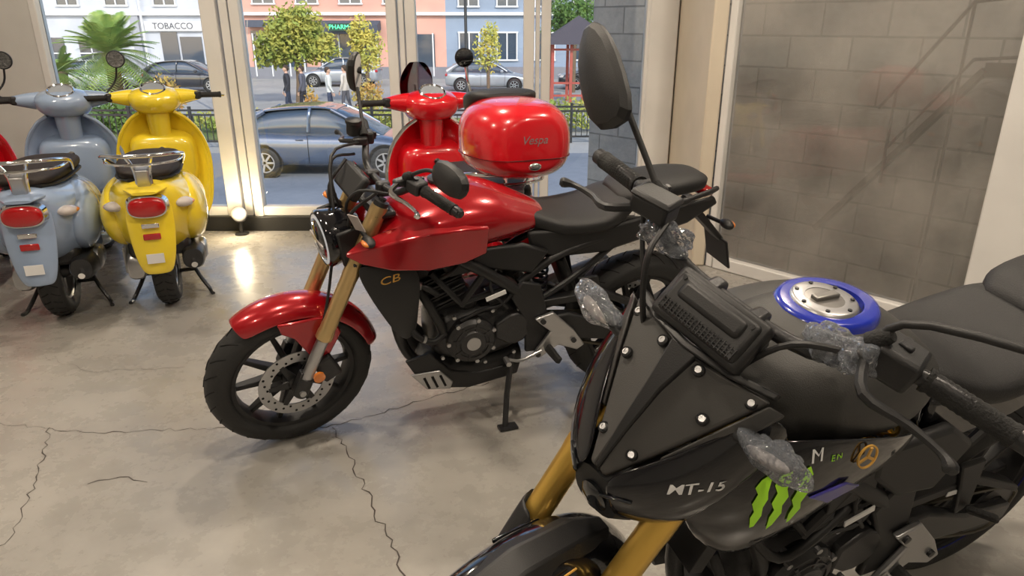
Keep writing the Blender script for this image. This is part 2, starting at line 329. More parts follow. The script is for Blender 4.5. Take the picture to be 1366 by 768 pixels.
def naked_red(M):
    global CUR
    root=empty('motorcycle',None,M);CUR=root
    fx=.6725;rx=-.6725;Rf=.29;Rr=.30
    common(dict(fx=fx,rx=rx,Rr=Rr,belly=ALU,frame=BLK,swing=BLK,kind='h',stz=.04))
    moto_wheel('rear',rx,Rr,.15,.215,[-.09])
    ax=V((-.41,0,.912));A=V((fx+.09,0,0))
    st=empty('steering',root,Matrix.Translation(A)@Matrix.Rotation(R_(13),4,ax)@Matrix.Translation(-A));CUR=st
    moto_wheel('front',fx,Rf,.112,.213,[.062])
    F=lambda t,y:V((fx-.005,y,Rf))+ax*t
    for s,n in((1,'left'),(-1,'right')):
        y=.098*s
        O(n+'_fork_lower',[g_lathe([(.02,0),(.0205,.0),(.0205,.30)],F(-.0,y),ax,20)],ALU)
        O(n+'_fork_foot',[g_lathe([(.022,-.03),(.027,-.02),(.027,.03),(.023,.05)],F(0,y),ax,18),g_box((fx-.012,y*.93,Rf+.02),(.05,.03,.09),(0,-24,0))],DAL,bevel=.004)
        O(n+'_fork_tube',g_lathe([(.024,.205),(.029,.21),(.029,.235),(.0265,.245),(.0265,.44),(.028,.46),(.028,.70),(.026,.71)],F(0,y),ax,24),GOLD2)
        O(n+'_fork_cap',g_lathe([(.024,.71),(.024,.725),(.012,.727),(.012,.735)],F(0,y),ax,20),DAL)
    O('axle',g_tube([(fx,-.13,Rf),(fx,.13,Rf)],.011,12,1),ALU)
    O('front_reflectors',sym(g_lathe([(.02,0),(.02,.010),(.001,.011)],(fx-.06,.118,Rf+.05),seg=20)),LAMB)
    O('triple_clamps',[g_beam(F(.50,-.125)+V((-.02,0,0)),F(.50,.125)+V((-.02,0,0)),(.075,.035),up=(1,0,0)),g_beam(F(.68,-.125)+V((-.02,0,0)),F(.68,.125)+V((-.02,0,0)),(.075,.025),up=(1,0,0))],DAL,bevel=.01)
    fender('front_fender',fx,Rf,Rf+.032,.070,56,166,RED,.04,14,.25)
    O('fender_bracket',sym(g_plate([(fx+.05,Rf+.27),(fx-.13,Rf+.26),(fx-.16,Rf+.18),(fx-.10,Rf+.07),(fx-.05,Rf+.04),(fx-.045,Rf+.12),(fx-.0,Rf+.20),(fx+.04,Rf+.23)],.066,.08)),RED,bevel=.006)
    hc=V((.525,0,.80));hd=V((1,0,-.10))
    O('headlight_shell',g_lathe([(.03,-.12),(.065,-.11),(.088,-.06),(.095,-.005),(.096,.01),(.088,.018),(.080,.012)],hc,hd,40),GLB,sharp=50)
    O('headlight_ring',g_lathe([(.079,.012),(.083,.017),(.072,.020),(.070,.014)],hc,hd,40,True),mat('drl_lens',(.7,.75,.8),.2,em=(.8,.9,1),es=.15))
    O('headlight_lens',g_lathe([(.071,.010),(.06,.022),(.03,.028),(.001,.03)],hc,hd,40),SCRN)
    O('headlight_bars',[g_box(hc+V((.028,0,0)),(.006,.12,.012)),g_box(hc+V((.022,0,.04)),(.004,.09,.003)),g_box(hc+V((.022,0,-.04)),(.004,.09,.003))],LCLR,bevel=.002)
    O('headlight_bracket',sym(g_plate([(.52,.86),(.44,.88),(.40,.80),(.42,.73),(.50,.74)],.085,.10)),BLK,bevel=.006)
    O('front_cables',sym(g_tube([(.40,.13,1.0),(.47,.10,.93),(.46,.07,.84),(.38,.06,.80)],.006,8),g_tube([(.36,.16,1.0),(.45,.12,1.01),(.47,.05,.92),(.42,.05,.82)],.005,8)),BLK)
    O('instrument_cluster',[g_box((.43,0,.985),(.03,.155,.085),(0,-38,0))],BLK,bevel=.01)
    O('instrument_screen',g_box((.416,0,.996),(.004,.13,.06),(0,-38,0)),SCRN)
    O('front_indicators',sym(g_tube([(.44,.10,.86),(.44,.15,.86)],.008,8,1),g_sph((.445,.17,.86),(.020,.032,.014))),BLK)
    O('front_indicator_lenses',sym(g_sph((.453,.174,.86),(.016,.024,.010))),LAMB)
    O('paper_tag',g_box((.47,.14,.915),(.003,.045,.06),(12,20,25)),LCLR)
    O('handlebar',g_tube([(.245,-.38,1.02),(.30,-.21,1.035),(.335,-.12,.985),(.345,0,.975),(.335,.12,.985),(.30,.21,1.035),(.245,.38,1.02)],.0115,12),DAL)
    O('bar_clamps',sym(g_box((.345,.045,.965),(.045,.03,.05))),DAL,bevel=.008)
    for s in(1,-1):
        I,D,pv=grip_lever(.297,.215,1.036,.245,.38,1.02,s,CHR if s>0 else DAL,1.5)
        base=I-D*.05+V((.01,0,.015))
        out=[(-.075,.0),(-.06,.038),(0,.048),(.06,.036),(.078,.005),(.055,-.03),(0,-.038),(-.055,-.03)]
        if s>0: mirror_arm(base,(.30,.26,1.115),(.285,.385,1.135),out,(1,.15,.15),s,0,(.29,.34,1.13))
        else: mirror_arm(base,(.30,-.25,1.11),(.27,-.36,1.20),out,(1,-.75,.1),s,66,(.28,-.33,1.16))
    O('brake_reservoir',[g_lathe([(.02,0),(.024,.005),(.024,.04),(.027,.042),(.027,.052),(.02,.055)],(.345,-.20,1.05),(0,0,1),18)],BLK)
    O('brake_hose',g_tube([(.34,-.16,1.04),(.46,-.10,1.03),(.50,.02,.85),(.56,.085,.60),(.62,.09,.40)],.005,8),BLK)
    CUR=root
    O('fuel_tank',g_sect([
        (.405,.815,(.05,.812),(.15,.80),(.14,.765)),
        (.36,.875,(.085,.868),(.188,.825),(.168,.748)),
        (.26,.945,(.105,.932),(.21,.862),(.172,.738)),
        (.13,.970,(.112,.955),(.212,.880),(.165,.740)),
        (.0,.955,(.105,.940),(.192,.872),(.145,.748)),
        (-.10,.915,(.085,.900),(.155,.850),(.115,.758)),
        (-.19,.870,(.06,.860),(.11,.825),(.085,.775)),
        (-.235,.845,(.035,.840),(.065,.818),(.05,.79))]),RED,sub=2)
    O('tank_wings',sym(g_loft([[V((x,y,z)) for y,z in r] for x,r in(
        (.475,((.150,.800),(.162,.798),(.160,.788),(.150,.790))),
        (.43,((.135,.828),(.172,.812),(.176,.765),(.135,.760))),
        (.34,((.14,.862),(.196,.838),(.200,.745),(.14,.735))),
        (.22,((.15,.880),(.206,.860),(.196,.728),(.15,.720))),
        (.10,((.15,.880),(.198,.862),(.180,.732),(.14,.722))),
        (.02,((.14,.865),(.182,.850),(.165,.752),(.13,.748))))])),RED,bevel=.010,bseg=3)
    O('tank_cap',g_lathe([(.05,0),(.05,.008),(.044,.012),(.02,.012),(.001,.012)],(.13,0,.958),(0,0,1),28),DAL)
    def side(rows,nm,m,sb=2,sol=.008):
        return O(nm,sym(g_grid(rows)),m,sub=sb,solid=sol)
    sh=side([[(.46,.13,.755),(.35,.165,.745),(.25,.16,.745)],[(.43,.155,.67),(.33,.18,.65),(.24,.17,.67)],[(.37,.15,.55),(.30,.165,.53),(.25,.155,.56)],[(.31,.12,.44),(.28,.135,.43),(.25,.13,.47)]],'radiator_shroud',BLK)
    text('shroud_badge','CB',.038,GLDM,frame((.345,.186,.70),(.12,1,-.05))@Matrix.Rotation(R_(14),4,'Z')@Matrix(((1.5,.35,0,0),(0,1,0,0),(0,0,1,0),(0,0,0,1))),target=sh)
    O('airbox_cover',sym(g_plate([(.20,.75),(-.12,.76),(-.22,.72),(-.16,.64),(.02,.68),(.14,.66)],.115,.14)),BLK,bevel=.01)
    O('seat',g_body([(-.10,.84,.05,.02,.04,2.6),(-.16,.83,.10,.03,.05,2.6),(-.28,.80,.135,.025,.05,2.8),(-.42,.805,.15,.03,.05,2.8),(-.50,.83,.13,.045,.06,2.8),(-.56,.86,.10,.03,.06,2.6)],24,4),SEAT,sharp=70)
    O('pillion_seat',g_body([(-.50,.86,.07,.02,.03,2.6),(-.56,.875,.115,.035,.04,2.8),(-.72,.895,.115,.035,.04,2.8),(-.84,.90,.09,.03,.04,2.6),(-.89,.895,.04,.015,.02,2.6)],24,4),SEAT,sharp=70)
    O('tail_panels',sym(g_plate([(-.14,.79),(-.45,.78),(-.88,.86),(-.90,.83),(-.78,.76),(-.45,.68),(-.25,.68),(-.16,.72)],.095,.118)),BLK,bevel=.01)
    O('tail_lamp',g_box((-.90,0,.845),(.05,.10,.03),(0,12,0)),LRED,bevel=.01)
    O('grab_rails',sym(g_tube([(-.60,.12,.85),(-.66,.155,.86),(-.82,.145,.89),(-.90,.09,.88)],.010,10)),BLK)
    O('plate_hanger',[g_beam((-.84,0,.80),(-1.02,0,.63),(.09,.03),(.07,.02)),g_box((-1.03,0,.58),(.01,.16,.13),(0,18,0))],BLK,bevel=.006)
    O('rear_indicators',sym(g_tube([(-.93,.03,.74),(-.94,.10,.745)],.008,8,1),g_sph((-.945,.135,.75),(.022,.036,.018))),BLK)
    O('rear_indicator_lenses',sym(g_sph((-.955,.14,.75),(.018,.026,.014))),LAMB)
    CUR=None
    return root

def naked_black(M):
    global CUR
    root=empty('motorcycle',None,M);CUR=root
    fx=.6675;rx=-.6675;Rf=.29;Rr=.30
    common(dict(fx=fx,rx=rx,Rr=Rr,belly=BLK,frame=BLK,swing=DAL,kind='y',stz=.05))
    moto_wheel('rear',rx,Rr,.14,.215,[-.09],BLUR)
    ax=V((-.42,0,.9075));A=V((fx+.089,0,0))
    st=empty('steering',root,Matrix.Translation(A)@Matrix.Rotation(R_(16),4,ax)@Matrix.Translation(-A));CUR=st
    moto_wheel('front',fx,Rf,.11,.213,[-.06],BLUR)
    F=lambda t,y:V((fx-.0,y,Rf))+ax*t
    for s,n in((1,'left'),(-1,'right')):
        y=.105*s
        O(n+'_fork_lower',g_lathe([(.019,0),(.0195,.0),(.0195,.30)],F(0,y),ax,20),ALU)
        O(n+'_fork_tube',g_lathe([(.025,.17),(.031,.175),(.031,.20),(.0285,.215),(.0285,.42),(.030,.44),(.030,.70),(.028,.71)],F(0,y),ax,28),GOLD)
        O(n+'_fork_foot',g_lathe([(.022,-.03),(.027,-.02),(.027,.03),(.023,.05)],F(0,y),ax,18),DAL)
        O(n+'_fork_cap',g_lathe([(.024,.71),(.024,.72),(.012,.722),(.012,.73)],F(0,y),ax,20),DAL)
    O('axle',g_tube([(fx,-.13,Rf),(fx,.13,Rf)],.011,12,1),ALU)
    O('triple_clamps',[g_beam(F(.50,-.13)+V((-.02,0,0)),F(.50,.13)+V((-.02,0,0)),(.08,.04),up=(1,0,0)),g_beam(F(.69,-.13)+V((-.02,0,0)),F(.69,.13)+V((-.02,0,0)),(.08,.028),up=(1,0,0))],DAL,bevel=.01)
    O('fork_guards',sym(g_grid([[F(t,0)+V((dx,yy,0)) for dx,yy in((-.02,.14),(.025,.142),(.045,.115),(.04,.08))] for t in(.02,.12,.22,.30)])),BLK,sub=1,solid=.005)
    fender('front_fender',fx,Rf,Rf+.035,.078,22,150,GLB,.045,14,.5)
    O('fender_crest',g_loft([[V((fx+cos(R_(a))*(Rf+.036+e),w,Rf+sin(R_(a))*(Rf+.036+e))) for w,e in((-ww,-.008),(-ww*.5,.012),(ww*.5,.012),(ww,-.008))] for a,ww in((38,.02),(60,.045),(85,.05),(110,.045),(125,.03))]),BLK,bevel=.004)
    O('fender_pinstripe',g_tube([(fx+cos(R_(a))*(Rf+.033),.058+.006*sin(a*.09),Rf+sin(R_(a))*(Rf+.033)) for a in(70,80,90,100)],.0022,6),GLDM)
    O('fender_bracket',sym(g_plate([(fx+.02,Rf+.27),(fx-.13,Rf+.25),(fx-.15,Rf+.16),(fx-.06,Rf+.05),(fx-.02,Rf+.06),(fx-.02,Rf+.18)],.078,.092)),GLB,bevel=.008)
    def gr(rows,nm,m,sb=1,sol=.008,bev=0): return O(nm,sym(g_grid(rows)),m,sub=sb,solid=sol,bevel=bev)
    O('nose_cowl',sym(g_loft([
        [V((.562,.004,.795)),V((.560,.018,.793)),V((.550,.018,.775)),V((.548,.004,.775))],
        [V((.525,.004,.870)),V((.502,.062,.855)),V((.488,.058,.835)),V((.498,.004,.838))],
        [V((.475,.004,.950)),V((.440,.110,.935)),V((.426,.105,.913)),V((.445,.004,.915))],
        [V((.432,.008,1.008)),V((.385,.148,1.000)),V((.370,.143,.980)),V((.402,.008,.978))]])),GRY,bevel=.006,bseg=3)
    O('nose_side_trim',sym(g_loft([
        [V((.500,.068,.852)),V((.492,.092,.838)),V((.482,.088,.826)),V((.488,.066,.838))],
        [V((.442,.114,.934)),V((.428,.142,.918)),V((.418,.138,.905)),V((.430,.110,.918))],
        [V((.392,.150,.998)),V((.372,.172,.985)),V((.362,.168,.972)),V((.380,.146,.982))]])),GRY,bevel=.004,bseg=2)
    O('nose_centre_inlay',g_loft([[V((x,-w,z)),V((x,w,z)),V((x-.01,w,z-.02)),V((x-.01,-w,z-.02))] for x,w,z in((.563,.004,.799),(.527,.009,.877),(.480,.014,.957),(.434,.026,1.018))]),BLK,bevel=.003)
    O('flyscreen_lip',g_loft([[V((x,y,z)),V((x-.012,y,z+.006)),V((x-.030,y*.98,z-.010)),V((x-.018,y*.98,z-.016))] for x,y,z in((.385,-.15,1.006),(.425,-.08,1.016),(.440,0,1.020),(.425,.08,1.016),(.385,.15,1.006))]),BLK,bevel=.003)
    sc=[];sc2=[]
    for x,y,z in((.528,.035,.838),(.455,.088,.938),(.402,.126,.982),(.436,.040,.996)):
        for s in(1,-1):
            sc.append(g_lathe([(.0068,-.01),(.0068,.001),(.0055,.0035),(.0032,.0035),(.0032,.002),(.0005,.002)],(x,y*s,z+.004),(.66,.12*s,.72),16))
            sc2.append(g_lathe([(.0105,-.008),(.0105,-.001),(.0095,.0005),(.0075,-.0015)],(x,y*s,z+.004),(.66,.12*s,.72),18))
    O('cowl_screws',sc,ALU);O('cowl_screw_seats',sc2,BLK)
    sk=gr([[(.560,.014,.785),(.505,.070,.850),(.442,.118,.928),(.380,.158,.985)],
        [(.570,.038,.755),(.515,.125,.805),(.432,.182,.875),(.345,.188,.950)],
        [(.552,.055,.715),(.498,.135,.735),(.412,.178,.785),(.330,.180,.88)],
        [(.530,.04,.695),(.480,.10,.69),(.405,.135,.73),(.330,.14,.82)]],'lower_cowl',GLB,2)
    text('cowl_model_text','MT-15',.030,WHT,frame((.490,.150,.842),(.62,.72,.25),(.35,-.1,1))@Matrix.Rotation(R_(-4),4,'Z')@Matrix(((1.25,.25,0,0),(0,1,0,0),(0,0,1,0),(0,0,0,1))),target=sk,fat=.012)
    O('headlight_housing',g_body([(.43,.71,.05,.05,.05,2.6),(.49,.71,.075,.05,.06,2.6),(.54,.72,.055,.035,.05,2.6)],20,3),BLK)
    O('headlight_projector',g_lathe([(.03,-.01),(.032,.012),(.022,.02),(.001,.024)],(.53,0,.70),(1,0,-.2),24),SCRN)
    O('position_lamps',sym(g_beam((.574,.030,.760),(.545,.078,.772),(.006,.005))),SCRN,bevel=.002)
    Mi=Matrix.Translation((.385,0,1.055))@Matrix.Rotation(R_(-42),4,'Y')
    O('instrument_cluster',[xf(g_box((0,0,0),(.032,.185,.095)),Mi),xf(g_box((.010,0,0),(.03,.165,.075)),Mi),xf(g_box((.02,.0,.012),(.022,.13,.035)),Mi)],BLK,bevel=.010,bseg=3)
    O('instrument_mesh_ribs',[xf(g_box((.0262,-.075+.0075*i,-.024),(.003,.002,.020)),Mi) for i in range(21)]+[xf(g_box((.0262,0,-.031+.005*i),(.003,.152,.0015)),Mi) for i in range(4)],DAL)
    O('instrument_back_screws',[xf(g_lathe([(.004,.0),(.004,.003),(.001,.003)],(.024,y,z),(1,0,0),10),Mi) for y in(-.07,.07) for z in(-.028,.028)],DAL)
    O('instrument_screen',xf(g_box((-.017,0,0),(.003,.16,.072)),Mi),SCRN)
    O('handlebar',g_tube([(.265,-.42,1.115),(.30,-.27,1.13),(.325,-.14,1.075),(.33,0,1.065),(.325,.14,1.075),(.30,.27,1.13),(.265,.42,1.115)],.0125,12),DAL)
    O('bar_clamps',sym(g_box((.33,.045,1.055),(.045,.03,.055))),DAL,bevel=.008)
    for s in(1,-1):
        I,D,pv=grip_lever(.297,.265,1.13,.265,.42,1.115,s,BLK,2.0,1.3 if s>0 else 1)
        base=I-D*.06+V((.015,0,.012))
        out=[(-.105,.035),(-.07,.058),(.02,.052),(.085,.030),(.11,-.005),(.06,-.050),(-.03,-.058),(-.085,-.035)]
        if s<0: mirror_arm(base,(.315,-.25,1.18),(.325,-.40,1.295),out,(1,-.25,.1),s,-36,(.315,-.335,1.255))
        else: mirror_arm(base,(.315,.26,1.215),(.300,.62,1.33),out,(1,.25,.1),s,10,(.305,.54,1.31))
    O('brake_reservoir',[g_box((.345,-.20,1.145),(.05,.075,.035),(0,0,10)),g_box((.345,-.20,1.165),(.055,.08,.012),(0,0,10))],BLK,bevel=.006)
    O('clutch_cable',g_tube([(.335,.20,1.125),(.37,.13,1.10),(.375,.08,1.02),(.35,.05,.93)],.0055,8),BLK)
    O('brake_line',[g_tube([(.345,-.165,1.13),(.405,-.14,1.10),(.415,-.115,1.02),(.40,-.09,.93)],.0055,8),g_tube([(.33,-.23,1.11),(.36,-.17,1.03),(.34,-.10,.93)],.005,8)],BLK)
    O('front_indicators',sym(g_tube([(.42,.13,.93),(.42,.155,.935)],.010,10,1),g_sph((.42,.190,.945),(.020,.044,.016),(8,0,0))),BLK)
    O('front_indicator_lenses',sym(g_sph((.427,.195,.946),(.018,.038,.013),(8,0,0))),LCLR)
    def crumple(nm,c,r,rot=(0,0,0),seed=1,amp=.30,fr=30):
        g=g_sph((0,0,0),(1,1,1),(0,0,0),36,22);M=rotm(rot);vv=[]
        for p in g[0]:
            q=V((p[0]*r[0],p[1]*r[1],p[2]*r[2]))
            d=1+amp*(abs(noise.noise(q*fr+V((seed*7,0,0))))*2-.4)
            vv.append(V(c)+M@(q*d))
        return O(nm,(vv,g[1]),WRAP,sharp=15)
    crumple('indicator_bag',(.42,.205,.945),(.028,.062,.025),(8,0,0),1)
    crumple('indicator_bag',(.42,-.205,.945),(.028,.062,.025),(-8,0,0),2)
    crumple('lever_perch_wrap',(.315,.165,1.10),(.028,.048,.026),(0,0,10),3,.35,45)
    crumple('lever_perch_wrap',(.335,.210,1.125),(.026,.026,.028),(0,0,0),4,.4,45)
    crumple('lever_perch_wrap',(.33,-.17,1.095),(.028,.048,.028),(0,0,10),5,.35,45)
    CUR=root
    UP=Matrix.Translation((0,0,.016))
    O('fuel_tank',g_body([(.37,.88,.05,.04,.04,2.6),(.33,.885,.115,.07,.06,2.6),(.24,.885,.165,.10,.09,2.5),(.12,.875,.185,.125,.10,2.4),(-.02,.86,.17,.125,.10,2.4),(-.13,.84,.125,.08,.08,2.4),(-.20,.825,.08,.04,.05,2.4)],36,4),GRYT,sharp=70,M=UP)
    O('tank_centre_cover',g_body([(.35,.925,.04,.02,.04,3),(.28,.94,.07,.045,.04,3),(.18,.955,.085,.048,.04,3),(.08,.955,.085,.048,.04,3)],24,3),GRYT,sharp=60,M=UP)
    O('tank_front_inlay',g_body([(.385,.93,.03,.01,.04,3),(.33,.95,.055,.025,.04,3),(.27,.965,.06,.028,.04,3),(.235,.965,.05,.026,.04,3)],24,3),BLK,sharp=60,M=UP)
    O('tank_stripe_marks',sym(g_beam((.33,.035,.980),(.28,.045,.996),(.004,.003))),GRN,M=UP)
    capC=V((.100,0,1.019))
    def ring(nm,ro,ri,z0,z1,m,ex=1,dx=0):
        rs=[]
        for r,z in((ro*1.05,z0),(ro,z1-.010),(ro*.95,z1-.002),(ro*.88,z1),(ri*1.02,z1),(ri,z0)):
            rs.append([V((capC.x+dx+cos(2*pi*i/48)*r*ex,sin(2*pi*i/48)*r,capC.z+z)) for i in range(48)])
        return O(nm,g_loft(rs,False,True),m,sharp=60)
    ring('tank_blue_surround',.086,.056,-.05,.005,BLUR,1.18,-.010)
    ring('fuel_cap_ring',.062,.034,-.01,.011,ALU)
    O('fuel_cap_core',[g_lathe([(.040,-.02),(.040,.009),(.030,.011),(.001,.011)],capC,(0,0,1),32),g_box(capC+V((0,0,.013)),(.055,.018,.012))],mat('cap_satin',(.28,.27,.26),.4,metal=.9),bevel=.003)
    O('fuel_cap_bolts',[g_lathe([(.004,.009),(.004,.0135),(.0005,.014)],capC+V((cos(a)*.050,sin(a)*.050,0)),(0,0,1),10) for a in[2*pi*k/7 for k in range(7)]],DAL)
    shr=gr([[(.42,.09,.865),(.32,.185,.915),(.16,.205,.895),(.0,.185,.83),(-.10,.15,.79)],
        [(.455,.13,.81),(.34,.222,.83),(.18,.222,.80),(.03,.19,.765),(-.07,.155,.75)],
        [(.445,.15,.73),(.34,.215,.72),(.2,.205,.71),(.08,.175,.71),(-.03,.15,.715)],
        [(.37,.14,.63),(.31,.17,.60),(.22,.165,.62),(.12,.145,.65),(.0,.14,.68)]],'radiator_shroud',GLB,2)
    O('shroud_intake_grille',sym(g_plate([(.425,.785),(.40,.81),(.38,.76),(.415,.73)],.140,.160)),RUB2,bevel=.003)
    O('shroud_blue_panel',sym(g_plate([(.25,.795),(.17,.805),(.13,.785),(.20,.765)],.217,.223)),mat('violet_blue_marking',(.06,.05,.32),.25,coat=.8),bevel=.003)
    claws=[]
    for k in range(3):
        x0=.355-.040*k
        L=[(x0+.006,.86),(x0+.013,.84),(x0+.006,.82),(x0+.011,.80),(x0+.002,.78),(x0+.005,.76),(x0-.003,.73-.010*(k==1))]
        Rr_=[(x0-.009,.735),(x0-.018,.77),(x0-.010,.79),(x0-.020,.81),(x0-.010,.83),(x0-.019,.85),(x0-.012,.87)]
        claws.append(g_grid([[V((a[0],.235,a[1])),V((b[0],.235,b[1]))] for a,b in zip(L,Rr_[::-1])]))
    decal('claw_marking',claws,GRN,shr,.0025)
    text('shroud_letter','M',.040,WHT,frame((.25,.235,.885),(0,1,.2)),target=shr)
    text('shroud_word','E N',.018,GRN,frame((.205,.235,.870),(0,1,.2)),target=shr)
    em=[g_lathe([(.020,.0),(.023,.0),(.023,.003),(.020,.003)],(.135,.213,.848),(0,1,.2),32,True)]
    for a in(90,210,330):
        em.append(g_beam((.135,.215,.848),(.135+.021*cos(R_(a)),.215,.848+.021*sin(R_(a))),(.003,.005)))
    O('round_emblem',em,GLDM)
    O('seat',g_body([(-.13,.86,.06,.02,.05,2.6),(-.18,.85,.11,.03,.07,2.6),(-.30,.82,.15,.03,.06,2.8),(-.42,.83,.155,.04,.06,2.8),(-.50,.86,.13,.05,.07,2.8),(-.56,.89,.10,.03,.06,2.6)],28,4),SEAT,sharp=70)
    ps=O('pillion_seat',g_body([(-.50,.90,.07,.02,.04,2.6),(-.56,.92,.11,.035,.05,2.8),(-.72,.95,.11,.035,.05,2.8),(-.84,.965,.08,.03,.04,2.6),(-.88,.965,.04,.015,.02,2.6)],24,4),SEAT,sharp=70)
    text('seat_label','MOTO',.032,WHT,frame((-.61,.10,.965),(0,.6,1),(0,-1,.6)),target=ps)
    O('tail_panels',sym(g_plate([(-.15,.82),(-.45,.80),(-.86,.93),(-.90,.90),(-.78,.82),(-.45,.70),(-.25,.68),(-.16,.74)],.10,.125)),GLB,bevel=.012)
    O('side_covers',sym(g_plate([(.0,.76),(-.20,.77),(-.30,.70),(-.24,.58),(-.12,.60),(-.02,.68)],.13,.16)),BLK,bevel=.012)
    O('tail_lamp',g_box((-.90,0,.905),(.05,.10,.03),(0,12,0)),LRED,bevel=.01)
    O('plate_hanger',[g_beam((-.84,0,.86),(-1.02,0,.66),(.09,.03),(.07,.02)),g_box((-1.03,0,.60),(.01,.16,.13),(0,18,0))],BLK,bevel=.006)
    O('rear_indicators',sym(g_tube([(-.93,.03,.78),(-.94,.10,.785)],.008,8,1),g_sph((-.945,.14,.79),(.022,.04,.018))),BLK)
    O('throttle_bodies',sym(g_tube([(-.1,.10,.72),(.0,.15,.70),(.1,.13,.62),(.18,.12,.70)],.009,8),g_tube([(.24,.12,.60),(.16,.155,.52),(.05,.15,.56),(-.08,.13,.66)],.011,8),g_box((.02,.13,.66),(.12,.05,.07),(0,15,0))),BLK,bevel=.004)
    CUR=None
    return root

# ---------------------------------------------------------------- scooters
def scooter(paint,loc,yaw,topcase=False,screen=False,steer=0,scale=1,mirrors=(1,-1)):
    global CUR
    root=empty('scooter',None,Matrix.Translation(loc)@Matrix.Rotation(R_(yaw),4,'Z')@Matrix.Scale(scale,4));CUR=root
    R=.245
    def wheel(nm,cx):
        h=.055;rr=.155
        pr=[(rr,-h*.8),(rr+.03,-h),(R-.03,-h),(R-.008,-h*.6),(R,0),(R-.008,h*.6),(R-.03,h),(rr+.03,h),(rr,h*.8)]
        O(nm+'_tyre',g_lathe(pr,(cx,0,R),seg=44,closed=True),RUB,sharp=60)
        gv=[]
        for k in range(30):
            a=2*pi*k/30
            for s in(1,-1):
                gv.append(g_tube([(cx+cos(a+t*.1)*(R-.001-y*y*.02),s*h*y,R+sin(a+t*.1)*(R-.001-y*y*.02)) for t,y in((0,.1),(.5,.4),(1,.75))],.003,4,1))
        O(nm+'_tread',gv,RUB2)
        O(nm+'_rim',[g_lathe([(rr+.006,-h*.8),(rr+.006,h*.8),(rr-.012,h*.6),(rr-.012,-h*.6)],(cx,0,R),seg=36,closed=True)]+[g_beam((cx,0,R),(cx+cos(a)*rr,0,R+sin(a)*rr),(.05,.03),(.03,.02)) for a in[2*pi*k/5 for k in range(5)]],ALU,bevel=.003)
        O(nm+'_hub',g_lathe([(.03,-.06),(.045,-.04),(.045,.04),(.03,.06)],(cx,0,R),seg=20),DAL)
    wheel('rear',0)
    O('rear_body',g_body([(-.325,.63,.03,.05,.07,2.2),(-.31,.63,.085,.085,.13,2.3),(-.25,.615,.150,.125,.205,2.3),(-.13,.59,.208,.155,.26,2.3),(.02,.575,.245,.165,.28,2.3),(.18,.565,.245,.17,.285,2.3),(.34,.54,.195,.17,.27,2.4),(.44,.48,.13,.16,.20,2.6),(.50,.42,.08,.10,.14,2.6)],36,4),paint,sharp=75)
    O('side_cowls',sym(g_sph((.04,.150,.535),(.26,.105,.185),(0,0,-8),28,18)),paint,sharp=75)
    O('side_cowl_vents',sym(*[g_beam((.04+.03*i,.253,.47),(.055+.03*i,.246,.42),(.004,.008)) for i in range(4)]),RUB2)
    O('undertray',g_box((.0,0,.36),(.34,.30,.10)),DAL,bevel=.03)
    O('rear_mudguard',g_grid([[(x+.03*abs(s)**2,s*w,z) for s in(-1,-.6,0,.6,1)] for x,z,w in((-.315,.66,.105),(-.34,.55,.115),(-.355,.44,.105),(-.365,.34,.09),(-.365,.275,.065))]),paint,sub=2,solid=.012)
    O('tail_lamp_bezel',g_body([(-.360,.625,.090,.054,.054,2.8),(-.32,.625,.100,.062,.062,2.8)],28,2),CHR)
    O('tail_lamp',g_body([(-.387,.625,.050,.028,.028,2.6),(-.377,.625,.080,.046,.046,2.6),(-.345,.625,.087,.051,.051,2.6)],28,3),LRED)
    O('tail_light_hood',g_body([(-.375,.696,.055,.008,.008,2.6),(-.30,.705,.10,.016,.016,2.6)],20,2),paint)
    O('tail_reflector',g_box((-.362,0,.475),(.01,.080,.032)),LRED,bevel=.006)
    O('tail_badge',g_box((-.360,0,.53),(.008,.08,.024)),CHR,bevel=.004)
    O('plate_sticker',g_box((-.376,0,.365),(.003,.080,.05),(0,-2,0)),WHT)
    O('rear_indicators',sym(g_sph((-.240,.160,.615),(.052,.045,.026),(0,0,38))),LCLR)
    O('indicator_lens',sym(g_sph((-.230,.168,.615),(.047,.043,.018),(0,0,38))),LAMB)
    O('seat',g_body([(-.24,.760,.06,.012,.02,2.6),(-.20,.765,.115,.024,.03,2.8),(-.05,.775,.15,.034,.05,2.8),(.15,.778,.155,.038,.05,2.8),(.38,.765,.135,.038,.05,2.8),(.54,.74,.09,.03,.04,2.6),(.58,.73,.04,.015,.03,2.6)],28,4),SEATB,sharp=70)
    O('seat_base_trim',g_body([(-.24,.742,.08,.010,.02,2.6),(-.1,.742,.152,.010,.02,2.8),(.3,.735,.152,.010,.02,2.8),(.5,.71,.09,.010,.02,2.6)],24,3),BLK)
    O('luggage_rack',[g_tube([(.05,.16,.77),(-.10,.185,.835),(-.24,.175,.865),(-.33,.11,.875),(-.355,0,.875),(-.33,-.11,.875),(-.24,-.175,.865),(-.10,-.185,.835),(.05,-.16,.77)],.0095,10),
        g_tube([(-.08,.185,.835),(-.22,.16,.825),(-.30,.07,.825),(-.315,0,.825),(-.30,-.07,.825),(-.22,-.16,.825),(-.08,-.185,.835)],.007,8),g_tube([(-.33,.06,.875),(-.29,.035,.80),(-.28,.03,.70)],.009,8),g_tube([(-.33,-.06,.875),(-.29,-.035,.80),(-.28,-.03,.70)],.009,8)],CHR)
    O('rack_mount',g_plate([(-.33,.80),(-.26,.82),(-.23,.70),(-.30,.69)],-.030,.030),ALU,bevel=.006)
    O('engine_case',g_body([(-.12,.24,.04,.06,.05,3),(-.06,.25,.05,.09,.08,3),(.15,.27,.06,.10,.10,3),(.36,.30,.05,.08,.08,3)],22,3),ALU,M=Matrix.Translation((0,.135,0)),sharp=60)
